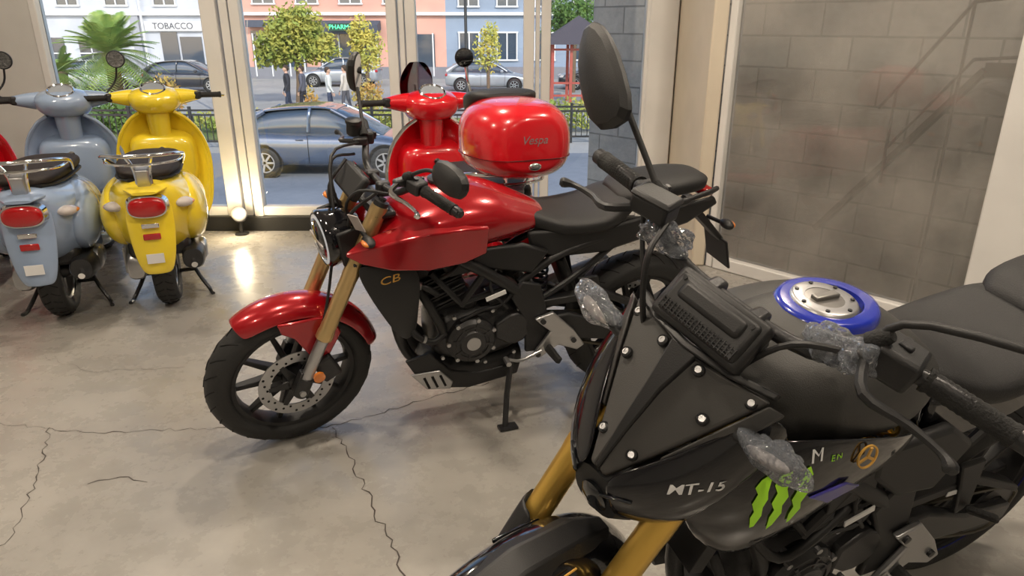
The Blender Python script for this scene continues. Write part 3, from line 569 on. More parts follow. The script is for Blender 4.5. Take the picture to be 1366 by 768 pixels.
    O('engine_case_ribs',[g_box((.0+.05*i,.198,.26),(.008,.01,.14)) for i in range(6)],ALU,bevel=.003)
    O('silencer',g_body([(-.22,.30,.03,.03,.03,2.5),(-.20,.30,.055,.06,.06,2.5),(.05,.28,.06,.065,.065,2.5),(.20,.27,.045,.05,.05,2.5)],22,3),DAL,M=Matrix.Translation((0,-.16,0)))
    O('silencer_shield',g_lathe([(.001,.01),(.045,.01),(.058,.0),(.06,-.02)],(-.02,-.215,.30),(0,-1,0),28),ALU)
    O('silencer_tip',g_tube([(-.20,-.16,.29),(-.27,-.165,.28)],.016,12,1),CHR)
    O('rear_shock',[g_tube([(-.03+.03*cos(t*1.2),.10+.03*sin(t*1.2),.26+t*.004) for t in range(45)],.006,6,1)],DAL)
    O('centre_stand',sym(g_tube([(.20,.09,.22),(.12,.15,.10),(.08,.20,.015),(.02,.215,.008)],.011,8))+[g_tube([(.14,-.13,.13),(.14,.13,.13)],.011,8,1)],DAL)
    O('floorboard',g_body([(.40,.30,.16,.05,.07,3.5),(.50,.285,.20,.035,.06,3.5),(.80,.28,.21,.03,.06,3.5),(.92,.32,.20,.05,.06,3.5)],26,3),paint,sharp=60)
    O('floor_mats',[g_box((.67,y,.314),(.32,.03,.008)) for y in(-.14,-.07,.07,.14)],GRIP,bevel=.003)
    LS=((.93,.27,.19),(.98,.36,.245),(1.03,.50,.27),(1.06,.66,.275),(1.05,.80,.24),(1.03,.90,.17),(1.02,.95,.10))
    O('leg_shield',g_grid([[(x-.11*abs(s)**2.2,s*w,z) for s in(-1,-.8,-.5,0,.5,.8,1)] for x,z,w in LS]),paint,sub=2,solid=.024)
    O('shield_rim',sym(g_tube([(x-.112,w*.985,z) for x,z,w in LS],.011,8)),CHR if topcase else paint)
    O('glovebox',g_body([(.87,.66,.12,.10,.12,4),(.90,.66,.18,.14,.19,4),(1.02,.66,.21,.17,.22,4)],26,3),paint,sharp=60)
    O('steering_column',g_tube([(.99,0,.62),(.965,0,.80),(.95,0,.97)],[.07,.065,.075],18),paint)
    O('ignition_lock',g_lathe([(.018,0),(.018,.012),(.006,.013)],(.868,.0,.72),(-1,0,.1),16),CHR)
    O('front_fairing',g_body([(1.03,.66,.09,.28,.34,2.6),(1.10,.63,.07,.24,.26,2.6),(1.13,.60,.04,.16,.18,2.6)],22,3),paint,sharp=70)
    O('front_mudguard',g_body([(1.02,.36,.05,.08,.10,2.4),(1.12,.42,.10,.11,.12,2.4),(1.28,.44,.12,.11,.12,2.4),(1.42,.38,.10,.10,.10,2.4),(1.52,.31,.04,.05,.06,2.4)],24,4),paint,sharp=70)
    wheel('front',1.27)
    O('front_suspension',g_tube([(1.27,.09,R),(1.16,.10,.36),(1.05,.04,.55)],.02,10),ALU)
    st=empty('steering',root,Matrix.Translation((.95,0,0))@Matrix.Rotation(R_(steer),4,'Z')@Matrix.Translation((-.95,0,0)));CUR=st
    O('headset',[g_body([(.82,1.025,.06,.02,.03,2.4),(.86,1.03,.13,.05,.08,2.5),(.96,1.035,.155,.07,.11,2.5),(1.06,1.02,.12,.065,.11,2.5),(1.11,1.0,.07,.04,.07,2.4)],28,4)]+sym(g_tube([(.97,.08,1.03),(.95,.18,1.04),(.92,.265,1.045)],[.062,.046,.025],16)),paint,sharp=75)
    O('speedometer_bezel',g_lathe([(.072,0),(.076,.006),(.070,.012),(.064,.006)],(.905,0,1.092),(-.5,0,1),30,True),CHR)
    O('speedometer_face',g_lathe([(.066,-.01),(.066,.004),(.001,.007)],(.905,0,1.092),(-.5,0,1),30),mat('speedometer_face_grey',(.30,.33,.37),.15,coat=1))
    O('headlight',g_lathe([(.075,-.02),(.075,.0),(.06,.02),(.03,.03),(.001,.032)],(1.09,0,1.01),(1,0,-.1),28),LCLR)
    for s in(1,-1):
        I=V((.92,.265*s,1.045));D=V((-.12,1*s,0)).normalized();n='left' if s>0 else 'right'
        O(n+'_grip',g_lathe([(.02,0),(.02,.008)]+[(.0165+(.001 if k%2 else 0),.01+.006*k) for k in range(18)]+[(.019,.12),(.019,.128),(.01,.130)],I,D,16),GRIP)
        O(n+'_switchgear',g_beam(I-D*.03,I+D*.004,(.05,.05),up=(0,0,1)),BLK,bevel=.01)
        O(n+'_lever',g_tube([I+V((.03,0,0)),I+D*.06+V((.055,0,-.005)),I+D*.15+V((.05,0,-.01))],[.008,.006,.007],8),CHR)
        if s in mirrors:
            dd=-.07 if topcase else .06
            O(n+'_mirror_stem',g_tube([I-D*.03+V((0,0,.02)),I-D*.0+D*dd*.6+V((.03,0,.10)),I+D*dd+V((.0,0,.20))],.006,8),BLK if not topcase else CHR)
            hd=I+D*dd+V((-.0,0,.225))
            O(n+'_mirror_housing',g_lathe([(.045,-.006),(.052,-.004),(.052,.006),(.04,.018),(.015,.024),(.001,.024)],hd,(1,.12*s,.1),28),BLK)
            O(n+'_mirror_glass',g_lathe([(.046,-.007),(.001,-.007)],hd,(1,.12*s,.1),28),MIR)
    if screen:
        O('windscreen',g_grid([[(1.10-.06*abs(s)**2-t*.07,.06+s*w,1.05+t*.20) for s in(-1,-.6,0,.6,1)] for t,w in((0,.08),(.35,.10),(.7,.09),(1,.045))]),SMOKE,sub=2,solid=.003)
        O('windscreen_brackets',sym(g_tube([(1.04,.05,1.05),(1.09,.05,1.12)],.006,8,1)),CHR)
    CUR=root
    if topcase:
        cb=g_body([(-.50,1.0,.06,.08,.08,2.5),(-.485,1.0,.13,.12,.10,2.6),(-.42,1.0,.185,.155,.13,2.7),(-.30,1.0,.212,.170,.14,2.8),(-.18,1.0,.205,.165,.14,2.8),(-.10,1.0,.16,.13,.11,2.7),(-.075,1.0,.09,.08,.08,2.6)],40,4)
        cs=O('top_case',cb,RED2,sharp=75)
        O('top_case_seam',g_body([(-.502,.955,.06,.003,.003,2.5),(-.487,.955,.128,.003,.003,2.6),(-.422,.955,.1855,.003,.003,2.7),(-.30,.955,.2135,.003,.003,2.8),(-.18,.955,.2065,.003,.003,2.8),(-.10,.955,.160,.003,.003,2.7),(-.07,.955,.09,.003,.003,2.6)],40,4),mat('seam_dark',(.10,.003,.005),.5))
        O('top_case_backrest',g_body([(-.03,1.13,.06,.03,.05,2.8),(-.06,1.14,.14,.045,.08,2.8),(-.16,1.165,.15,.03,.05,2.8),(-.22,1.17,.10,.01,.02,2.8)],24,3),SEAT,sharp=70)
        O('top_case_lock',g_sph((-.497,.0,.93),(.012,.028,.016)),CHR)
        text('top_case_script','Vespa',.045,mat('satin_silver',(.5,.5,.5),.4,metal=.3),frame((-.52,.0,1.03),(-1,0,.15))@Matrix(((1,.3,0,0),(0,1,0,0),(0,0,1,0),(0,0,0,1))),.001,target=cs)
    CUR=None
    return root

# ---------------------------------------------------------------- room
FLOORM=mat('polished_concrete',(.41,.39,.355),.28,col2=(.29,.275,.255),vs=1.1,bump=.05,bs=30,spec=.5)
nt=FLOORM.node_tree;b=nt.nodes['Principled BSDF']
n=nt.nodes.new('ShaderNodeTexNoise');n.inputs['Scale'].default_value=6;n.inputs['Detail'].default_value=10;n.inputs['Roughness'].default_value=.7
tc=[x for x in nt.nodes if x.type=='TEX_COORD'][0];nt.links.new(tc.outputs['Object'],n.inputs['Vector'])
mr=nt.nodes.new('ShaderNodeMapRange');mr.inputs[1].default_value=.3;mr.inputs[2].default_value=.7;mr.inputs[3].default_value=.16;mr.inputs[4].default_value=.40
nt.links.new(n.outputs['Fac'],mr.inputs[0]);nt.links.new(mr.outputs[0],b.inputs['Roughness'])
old=b.inputs['Base Color'].links[0].from_socket
mm=nt.nodes.new('ShaderNodeMix');mm.data_type='RGBA';mm.blend_type='MULTIPLY';mm.inputs[0].default_value=.5
r2=nt.nodes.new('ShaderNodeMapRange');r2.inputs[1].default_value=.25;r2.inputs[2].default_value=.75;r2.inputs[3].default_value=.66;r2.inputs[4].default_value=1.12
nt.links.new(n.outputs['Fac'],r2.inputs[0]);nt.links.new(old,mm.inputs[6]);nt.links.new(r2.outputs[0],mm.inputs[7]);nt.links.new(mm.outputs[2],b.inputs['Base Color'])
WALLM=mat('painted_wall',(.62,.61,.58),.7,bump=.1,bs=80)
CEILM=mat('ceiling_white',(.7,.69,.66),.8)
FRM=mat('white_window_frame',(.74,.73,.71),.35,coat=.2)
BEIGE=mat('beige_column',(.68,.60,.48),.5)
PLIN=mat('black_plinth',(.02,.02,.02),.4)
GLS=glassmat('window_glass',(.97,.98,.98),.9)
GLS2=glassmat('dusty_brightened_side_glass',(.92,.93,.92),.9,haze=.22,hazecol=(.64,.60,.55),ior=1.55)  # haze is dust, strengthened to paint extra brightness over the unlit block wall
CRK=mat('crack_dark',(.06,.05,.045),.9)
def prism(pts,z0,z1):
    n=len(pts);v=[V((x,y,z0)) for x,y in pts]+[V((x,y,z1)) for x,y in pts]
    return v,[list(range(n))[::-1],[n+i for i in range(n)]]+[[i,(i+1)%n,(i+1)%n+n,i+n] for i in range(n)]
P0=V((1.25,4.35,0));D=V((.667,-.745,0)).normalized();Nn=V((.745,.667,0)).normalized();ang=math.degrees(math.atan2(D.y,D.x))
RP=[(-4.4,-4),(4.75,-4),(4.75,.56),(1.34,4.38),(1.25,5.33),(-4.4,5.33)]
O('floor',prism(RP,-.25,0),FLOORM,flat=True)
O('ceiling',prism(RP,3.2,3.4),CEILM,flat=True)
O('wall_left',g_box((-4.45,.65,1.6),(.1,9.3,3.2)),WALLM,flat=True)
O('wall_right',g_box((4.80,-1.75,1.6),(.1,4.6,3.2)),WALLM,flat=True)
O('wall_back',g_box((.17,-4.05,1.6),(9.3,.1,3.2)),WALLM,flat=True)
O('wall_front_left',g_box((-3.86,5.28,1.6),(1.08,.14,3.2)),WALLM,flat=True)
def vbar(x0,x1,y=5.2,d=.10,z0=.0,z1=3.2): return g_box(((x0+x1)/2,y+d/2,(z0+z1)/2),(x1-x0,d,z1-z0))
bars=[vbar(-3.32,-3.27),vbar(-2.15,-2.04),vbar(-2.025,-1.965,y=5.22),vbar(-1.95,-1.88),vbar(-.87,-.80),vbar(-.79,-.75,y=5.22),vbar(-.74,-.67),vbar(.08,.155),vbar(.165,.195,y=5.22),vbar(.205,.27),vbar(.93,.97)]
rails=[g_box(((a+b)/2,5.25,z),(b-a,.09,h)) for a,b in((-3.27,-2.15),(-1.88,-.87),(-.67,.08),(.27,.93)) for z,h in((.145,.07),(2.6,.08))]
O('window_1',bars+rails,FRM,bevel=.006)
O('window_glass_front',[g_box(((a+b)/2,5.26,1.6),(b-a,.008,3.0)) for a,b in((-3.27,-2.15),(-1.88,-.87),(-.67,.08),(.27,.93))],GLS,flat=True)
O('baseboard_front',g_box((-1.2,5.22,.055),(5.2,.10,.11)),PLIN,bevel=.005)
O('column_corner',[g_box((1.05,5.26,1.6),(.20,.14,3.2))],FRM,bevel=.01)
O('trim_1',[g_box((1.205,4.83,1.6),(.09,.98,3.2))],BEIGE,bevel=.012)
def onwall(s,off,z,L,T,H):
    c=P0+D*s+Nn*off;return g_box((c.x,c.y,z),(L,T,H),(0,0,ang))
O('window_2',[onwall(.03,.04,1.6,.05,.08,3.2),onwall(1.59,.03,1.6,.24,.12,3.2),onwall(.77,.04,.04,1.42,.09,.08),onwall(.77,.04,2.7,1.42,.09,.10),onwall(3.3,.04,.04,3.2,.09,.08),onwall(3.3,.04,2.7,3.2,.09,.10),onwall(4.97,.03,1.6,.14,.12,3.2)],FRM,bevel=.008)
O('window_glass_side',[onwall(.765,.045,1.6,1.43,.008,3.1),onwall(3.3,.045,1.6,3.2,.008,3.1)],GLS2,flat=True)
BRK=bpy.data.materials.new('cinder_block');BRK.use_nodes=True;nt=BRK.node_tree;b=nt.nodes['Principled BSDF'];L=nt.links.new
tc=nt.nodes.new('ShaderNodeTexCoord');mp=nt.nodes.new('ShaderNodeMapping');mp.inputs['Rotation'].default_value=(R_(90),0,0)
br=nt.nodes.new('ShaderNodeTexBrick');br.inputs['Scale'].default_value=1;br.inputs['Brick Width'].default_value=.40;br.inputs['Row Height'].default_value=.20;br.inputs['Mortar Size'].default_value=.007
br.inputs['Color1'].default_value=(.80,.74,.66,1);br.inputs['Color2'].default_value=(.68,.63,.57,1);br.inputs['Mortar'].default_value=(.42,.39,.35,1)
L(tc.outputs['Object'],mp.inputs[0]);L(mp.outputs[0],br.inputs['Vector']);nz=nt.nodes.new('ShaderNodeTexNoise');nz.inputs['Scale'].default_value=14;nz.inputs['Detail'].default_value=10;nz.inputs['Roughness'].default_value=.75
L(tc.outputs['Object'],nz.inputs['Vector']);mx=nt.nodes.new('ShaderNodeMix');mx.data_type='RGBA';mx.blend_type='MULTIPLY';mx.inputs[0].default_value=.6
L(br.outputs['Color'],mx.inputs[6]);L(nz.outputs['Fac'],mx.inputs[7]);L(mx.outputs[2],b.inputs['Base Color']);b.inputs['Roughness'].default_value=.9
bp=nt.nodes.new('ShaderNodeBump');bp.inputs['Strength'].default_value=.5;bp.inputs['Distance'].default_value=.01;L(br.outputs['Fac'],bp.inputs['Height']);bp.invert=True;L(bp.outputs[0],b.inputs['Normal'])
Mw=Matrix.Translation(P0+Nn*.75)@Matrix.Rotation(R_(ang),4,'Z')
O('wall_block_outside',g_box((1.39,.1,.93),(6.22,.2,5.2)),BRK,flat=True,M=Mw)
O('terrace_slab',prism([(.95,5.36),(1.30,5.36),(1.42,4.42),(4.9,.55),(5.35,.95),(1.9,4.75),(1.0,5.7),(.95,5.7)],-1.66,-.25),mat('terrace_concrete',(.3,.29,.28),.8),flat=True)
O('building_base',prism([(-4.5,5.34),(-4.5,5.38),(.94,5.38),(.94,5.34)],-1.68,0),BRK,flat=True)
def gp(s,z,off=.5):
    c=P0+D*s+Nn*off;return (c.x,c.y,z)
O('outdoor_stair',[g_tube([gp(.72,1.02),gp(1.10,1.58),gp(1.75,1.64)],.011,8,1),g_tube([gp(.80,.80),gp(1.15,1.30),gp(1.85,1.36)],.009,8,1)]
  +[g_tube([gp(s,z0),gp(s,z1)],.009,8,1) for s,z0,z1 in((.80,.6,1.14),(1.10,-.25,1.58),(1.42,1.25,1.61),(1.75,-.25,1.64))]
  +[g_beam(gp(.45,.25,.55),gp(1.20,1.25,.55),(.03,.09),up=(0,0,1)),g_beam(gp(1.20,1.25,.55),gp(2.1,1.25,.55),(.07,.05),up=(0,0,1))],mat('stair_steel',(.20,.18,.165),.6,metal=.3))
def crack(pts,w=.0055):
    q=[]
    for i in range(len(pts)-1):
        a,b_=V((*pts[i],0)),V((*pts[i+1],0));n=max(2,int((b_-a).length/.025));T=(b_-a).normalized();S=V((-T.y,T.x,0))
        for j in range(n): q.append(a.lerp(b_,j/n)+S*random.uniform(-.013,.013)*(1 if j else 0))
    q.append(V((*pts[-1],0)));rows=[]
    for i,p in enumerate(q):
        T=(q[min(i+1,len(q)-1)]-q[max(i-1,0)]).normalized();S=V((-T.y,T.x,0));ww=w*random.uniform(.25,1)
        rows.append([p+S*ww/2+V((0,0,.0008)),p-S*ww/2+V((0,0,.0008))])
    return g_grid(rows)
O('floor_cracks',[crack([(-2.6,2.46),(-2.01,2.41),(-1.59,2.34),(-1.118,2.38),(-.724,2.38),(-.384,2.585),(-.1,2.75)]),crack([(-.70,2.38),(-.611,2.226),(-.443,1.88),(-.305,1.592),(-.25,1.2)],.006),crack([(-1.8,2.38),(-1.755,2.276),(-1.636,2.04),(-1.536,1.775),(-1.6,1.4)]),crack([(-1.45,2.02),(-1.36,2.06),(-1.25,2.03)]),crack([(-2.2,3.0),(-1.9,2.85),(-1.5,2.9)],.003)],CRK,flat=True)
EMW=mat('lamp_glow',(1,.9,.75),.5,em=(1,.86,.68),es=12)
def lamp(x,y,pw,size=.18,col=(1,.86,.69),z=3.0):
    e=empty('ceiling_lamp',None,Matrix.Translation((x,y,z)))
    O('can',g_lathe([(.07,.18),(.075,.0),(.068,.0),(.062,.02)],(0,0,.0),(0,0,1),24),BLK,par=e)
    O('bulb',g_lathe([(.06,.01),(.001,.012)],(0,0,0),(0,0,1),24),EMW,par=e)
    l=bpy.data.lights.new('ceiling_light','AREA');l.shape='DISK';l.size=size;l.energy=pw;l.color=col
    o=bpy.data.objects.new('ceiling_light',l);SC.collection.objects.link(o);o.parent=e;o.location=(0,0,-.02)
for x,y,p in((-2.4,1.6,27),(-.4,1.5,33),(1.6,1.2,28),(-2.4,3.7,27),(-.5,3.5,28),(1.3,3.0,27),(-1.2,-.9,20),(1.2,-.9,22)): lamp(x,y,p)
e=empty('floor_spotlight',None,Matrix.Translation((-2.02,5.08,.15)))
O('body',g_lathe([(.04,-.05),(.055,-.02),(.055,.03),(.048,.035)],(0,0,0),(.25,-.9,.45),20),ALU,par=e)
O('lens',g_lathe([(.046,.03),(.001,.036)],(0,0,0),(.25,-.9,.45),20),mat('spot_glow',(1,.95,.8),.5,em=(1,.85,.6),es=25),par=e)
O('foot',g_lathe([(.05,-.15),(.05,-.14),(.015,-.135),(.015,-.04)],(0,0,0),(0,0,1),20),BLK,par=e)
l=bpy.data.lights.new('uplight','POINT');l.energy=8;l.color=(1,.82,.55);l.shadow_soft_size=.04;o=bpy.data.objects.new('uplight',l);SC.collection.objects.link(o);o.parent=e;o.location=(.02,-.10,.06)

# ---------------------------------------------------------------- vehicles placement
def bike(loc,yaw,lean,sc): return Matrix.Translation(loc)@Matrix.Rotation(R_(yaw),4,'Z')@Matrix.Rotation(R_(-lean),4,'X')@Matrix.Scale(sc,4)
naked_red(bike((-.165,2.57,0),200,9,1.03))
naked_black(bike((.575,1.425,0),203,12,1.0))
scooter(YEL,(-1.93,3.73,0),111,steer=2,mirrors=())
scooter(BLU,(-2.42,3.55,0),110,steer=4,mirrors=(-1,))
scooter(RED2,(-3.03,3.40,0),109,steer=4,mirrors=(-1,))
scooter(RED2,(-.10,3.22,0),112,True,True,steer=0,scale=1.02,mirrors=(-1,))

# ---------------------------------------------------------------- exterior
ZS=-1.68
ASP=mat('asphalt',(.22,.235,.26),.75,col2=(.17,.185,.21),vs=.6)
O('street',g_box((-5,12.1,ZS-.1),(90,12.8,.2)),ASP,flat=True)
O('pavement_far',g_box((-5,50,ZS-.1),(110,63,.2)),mat('paving',(.40,.38,.35),.85,col2=(.33,.32,.30),vs=.5),flat=True)
O('park_lawn',g_box((-12,23.2,ZS+.015),(26,5,.03)),mat('lawn',(.10,.16,.03),.95,col2=(.16,.18,.06),vs=2,bump=.8,bs=30),flat=True)
DG=mat('dark_window_glass',(.05,.07,.10),.12,coat=.5);WF=mat('white_pvc',(.7,.7,.7),.5)
def building(nm,x0,x1,y,h,m,rows,ww=1.3,wh=1.7,gap=2.9,off=1.2,extra=None):
    global CUR
    CUR=empty(nm,None,Matrix.Translation((x0,y,ZS)));W=x1-x0
    O('facade',g_box((W/2,4,h/2),(W,8,h)),m,flat=True)
    gl=[];fr=[]
    for z in rows:
        x=off
        while x+ww<W-.3:
            gl.append(g_box((x+ww/2,-.02,z+wh/2),(ww,.1,wh)))
            for a,b_,c,d in((x+ww/2,z,ww+.16,.09),(x+ww/2,z+wh,ww+.16,.09)): fr.append(g_box((a,-.05,b_),(c,.16,d)))
            for a in(x,x+ww/2,x+ww): fr.append(g_box((a,-.05,z+wh/2),(.08,.14,wh)))
            x+=gap
    if gl:
        O('window_panes',gl,DG,flat=True);O('window_frames',fr,WF,flat=True)
    O('cornice',[g_box((W/2,-.1,3.75),(W,.3,.18)),g_box((W/2,-.1,h),(W+.2,.5,.3))],WF,flat=True)
    O('plinth',g_box((W/2,-.05,.35),(W,.14,.7)),mat('plinth_stone',(.22,.22,.24),.9),flat=True)
    return CUR
e=building('apartment_building',-40,-16.4,45.4,13,mat('shaded_cream_render',(.56,.58,.63),.9,col2=(.47,.49,.54),vs=.6),(4.2,7.4,10.4))  # blue-grey shade on this facade is painted into its base colour
CUR=e
O('shop_windows',[g_box((x,-.03,1.5),(w,.1,h)) for x,w,h in((12,1.5,1.8),(14.4,1.5,1.8),(9,1.5,1.8),(19.2,1.0,2.4),(20.5,1.3,1.9))],DG,flat=True)
O('shop_trim',[g_box((x,-.06,1.5),(w,.14,.07)) for x,w in((12,1.5),(14.4,1.5),(9,1.5))]+[g_box((x,-.06,1.5),(.07,.14,1.8)) for x in(12,14.4,9)],WF,flat=True)
O('shop_sign_board',g_box((19.6,-.12,3.05),(3.4,.16,.55)),WF,flat=True)
text('shop_sign_text','TOBACCO',.50,mat('sign_grey',(.12,.12,.14),.6),frame((19.6,-.22,3.05),(0,-1,0)),.01)
O('pilasters',[g_box((x,-.08,1.9),(.5,.2,3.8)) for x in(7.4,10.6,17.3,22.5)],mat('stone_base',(.36,.37,.41),.9),flat=True)
O('drain_and_ac',[g_tube([(17.8,-.25,0),(17.8,-.25,12)],.07,8,1),g_box((15.9,-.35,3.3),(.9,.5,.6)),g_box((11.2,-.35,6.6),(.9,.5,.6))],WF)
e=building('pink_building',-16.4,-4.0,45.4,13,mat('salmon_render',(.66,.36,.28),.9,col2=(.56,.31,.25),vs=.6),(4.3,7.4,10.4),gap=2.6,off=.9);CUR=e
O('shopfront',[g_box((2.2,-.04,1.5),(3.2,.1,2.6)),g_box((6.5,-.04,1.4),(3.6,.1,2.4)),g_box((10.6,-.04,1.4),(2.2,.1,2.4))],DG,flat=True)
O('shopfront_mullions',[g_box((x,-.12,1.4),(.08,.08,2.5)) for x in(.7,1.7,2.8,3.7,4.8,5.9,7.1,8.2,9.6,10.6,11.6)],WF,flat=True)
O('awning',[g_box((6.5,-.7,3.0),(4,1.2,.5),(12,0,0)),g_box((2.2,-.3,3.2),(3.4,.5,.4))],mat('awning_dark',(.08,.09,.12),.8),flat=True)
O('green_sign',[g_box((6.4,-1.5,3.0),(1.5,.06,.42))],mat('pharmacy_board',(.01,.05,.03),.5),flat=True)
text('green_sign_text','PHARM+',.36,mat('neon_green',(.1,.9,.4),.5,em=(.1,1,.4),es=1.2),frame((6.4,-1.56,3.0),(0,-1,0)),.01)
e=building('blue_grey_building',-4.0,12.5,45.4,15,mat('blue_grey_render',(.27,.33,.42),.9,col2=(.23,.28,.36),vs=.6),(1.1,3.95+.2,7.2,10.4),gap=2.3,off=.8,ww=1.2,wh=1.6);CUR=None
def railing(x0,x1,y):
    g=[g_box(((x0+x1)/2,y,ZS+z),(x1-x0,.05,.05)) for z in(.18,.88,1.0)]
    n=int((x1-x0)/.16)
    g+=[g_box((x0+(x1-x0)*i/n,y,ZS+.53),(.022,.022,.75)) for i in range(n+1)]
    g+=[g_box((x0+(x1-x0)*i/12,y,ZS+.55),(.07,.07,1.1)) for i in range(13)]
    O('railing',g,mat('railing_black',(.015,.015,.015),.5),flat=True)
railing(-20,-.5,19.3);railing(.2,9,20.2)
def leaves(nm,blobs,m,trunk=None,n=1900,ls=.10):
    global CUR
    CUR=empty(nm);v=[];f=[]
    for c,r in blobs:
        k=int(n*(r[0]*r[1]*r[2])**(.66))
        for i in range(k):
            d=V((random.gauss(0,1),random.gauss(0,1),random.gauss(0,1))).normalized();q=random.uniform(.45,1.05)
            q*=1+.45*noise.noise(d*3.0+V(c))
            p=V(c)+V((d.x*r[0],d.y*r[1],d.z*r[2]))*q
            p.z=max(p.z,-1.52)
            a=V((random.gauss(0,1),random.gauss(0,1),random.gauss(0,1))).normalized();b_=a.orthogonal().normalized()
            s=ls*random.uniform(.6,1.3);o=len(v);v+=[p-a*s,p+b_*s*.5,p+a*s,p-b_*s*.5];f.append([o,o+1,o+2,o+3])
    O('foliage',(v,f),m,flat=True)
    if trunk: O('trunk',trunk,BARK)
    CUR=None
BARK=mat('bark',(.16,.11,.07),.9,bump=.5,bs=20)
LG=mat('leaf_green',(.20,.27,.05),.7,col2=(.42,.38,.07),vs=1.5);LD=mat('leaf_dark',(.05,.12,.02),.7,col2=(.10,.18,.03),vs=2);LY=mat('leaf_autumn',(.55,.44,.08),.7,col2=(.38,.40,.08),vs=2);LR=mat('leaf_orange',(.50,.24,.06),.7,col2=(.38,.34,.08),vs=2)
leaves('street_tree',[((-8.8,30,.95),(1.3,1.1,1.0)),((-9.6,30,.5),(.8,.7,.7)),((-7.8,30,.6),(.8,.7,.6)),((-8.4,29.6,1.5),(.9,.8,.7))],LG,[g_tube([(-8.8,30,ZS),(-8.7,30,-.5),(-8.8,30,.6)],[.16,.12,.08],8)])
leaves('street_tree',[((-6.0,30.5,.5),(.7,.7,.9)),((-6.2,30.5,1.2),(.5,.5,.6))],LY,[g_tube([(-6,30.5,ZS),(-6,30.5,0)],.08,8,1)],1500,.09)
leaves('street_tree',[((-1.0,31,.4),(.6,.6,.8)),((-.9,31,1.1),(.4,.4,.5))],LY,[g_tube([(-1,31,ZS),(-1,31,.5)],.07,8,1)],1300,.08)
leaves('street_tree',[((3.0,36,1.8),(1.6,1.2,1.0))],LD,[g_tube([(3,36,ZS),(3,36,1)],.12,8,1)])
leaves('shrub',[((-15.6,23,-.9),(1.2,.7,.8)),((-17.5,23,-1.0),(1.2,.7,.7)),((-12.2,22,-1.2),(.9,.6,.5))],LD,None,1700,.09)
leaves('shrub',[((-11.6,24.5,-.8),(.5,.5,.7)),((-6.85,24.8,-1.05),(.25,.3,.5)),((-5.3,27,-1.0),(.6,.5,.6))],LR,None,1700,.08)
leaves('hedge',[((-4.2,22,-1.25),(2.0,.5,.4)),((-8.2,22,-1.3),(2.2,.5,.35)),((2.5,22.5,-1.15),(2.5,.6,.5))],LG,None,2000,.08)
def palm(x,y,h,r,nf=60):
    global CUR
    CUR=empty('palm_tree',None,Matrix.Translation((x,y,ZS)))
    O('trunk',g_tube([(0,0,0),(0,0,h*.5),(0,0,h)],[.22,.20,.26],12),BARK)
    v=[];f=[]
    for i in range(nf):
        a=2*pi*i/nf*2.4;el=random.uniform(-.5,1.35);L_=r*random.uniform(.8,1.1)
        P=[];dirv=V((cos(a)*cos(el),sin(a)*cos(el),sin(el)))
        for j in range(9):
            t=j/8;P.append(V((0,0,h))+dirv*L_*t+V((0,0,-.45*r*t*t*(1.0-.3*el))))
        side=V((-sin(a),cos(a),0))
        for j in range(1,9):
            for q in range(3):
                p=P[j-1].lerp(P[j],q/3);T=(P[j]-P[j-1]).normalized();w=.34*r*(max(0,sin(pi*min(1,(j+q/3)/9)))**.7*.95+.05)
                for s in(1,-1):
                    tip=p+side*s*w*.75+T*w*.5+V((0,0,-.10*w));o=len(v)
                    v+=[p,p+T*.05+V((0,0,.01)),tip];f.append([o,o+1,o+2])
    O('fronds',(v,f),mat('palm_green',(.13,.26,.05),.6,col2=(.30,.38,.08),vs=3),flat=True)
    CUR=None
palm(-13.0,24,2.3,1.75,80);palm(-16.0,26,1.6,1.2,36)
br_=[]
for i in range(26):
    a=random.uniform(0,2*pi);s=random.uniform(.3,1.1);x0=-10.4;y0=28
    br_.append(g_tube([(x0,y0,ZS),(x0+cos(a)*s*.4,y0+sin(a)*s*.4,ZS+1.4),(x0+cos(a)*s*.8+random.uniform(-.2,.2),y0+sin(a)*s*.8,ZS+2.4+random.uniform(0,1.2))],[.02,.014,.006],5,3))
O('bare_shrub',br_,mat('pale_twigs',(.55,.48,.40),.8))
for x,y,h in((-10.9,27,6),(-1.6,26,6)):
    O('street_lamp',[g_lathe([(.12,0),(.12,.4),(.06,.5),(.045,h)],(x,y,ZS),(0,0,1),12),g_sph((x,y,ZS+h+.15),(.2,.2,.2))],BLK)
CUR=empty('gazebo',None,Matrix.Translation((2.75,31,ZS)))
O('posts',[g_box((x,y,1.2),(.12,.12,2.4)) for x in(-1.1,-.35,.35,1.1) for y in(-1,1)]+[g_box((0,-1,z),(2.2,.06,.08)) for z in(.4,.9,2.2)],mat('red_brown_wood',(.35,.07,.05),.6),flat=True)
O('roof',([V((-1.6,-1.5,2.4)),V((1.6,-1.5,2.4)),V((1.6,1.5,2.4)),V((-1.6,1.5,2.4)),V((0,0,3.5))],[[0,1,4],[1,2,4],[2,3,4],[3,0,4],[3,2,1,0]]),mat('roof_slate',(.07,.06,.07),.7),flat=True)
CUR=None
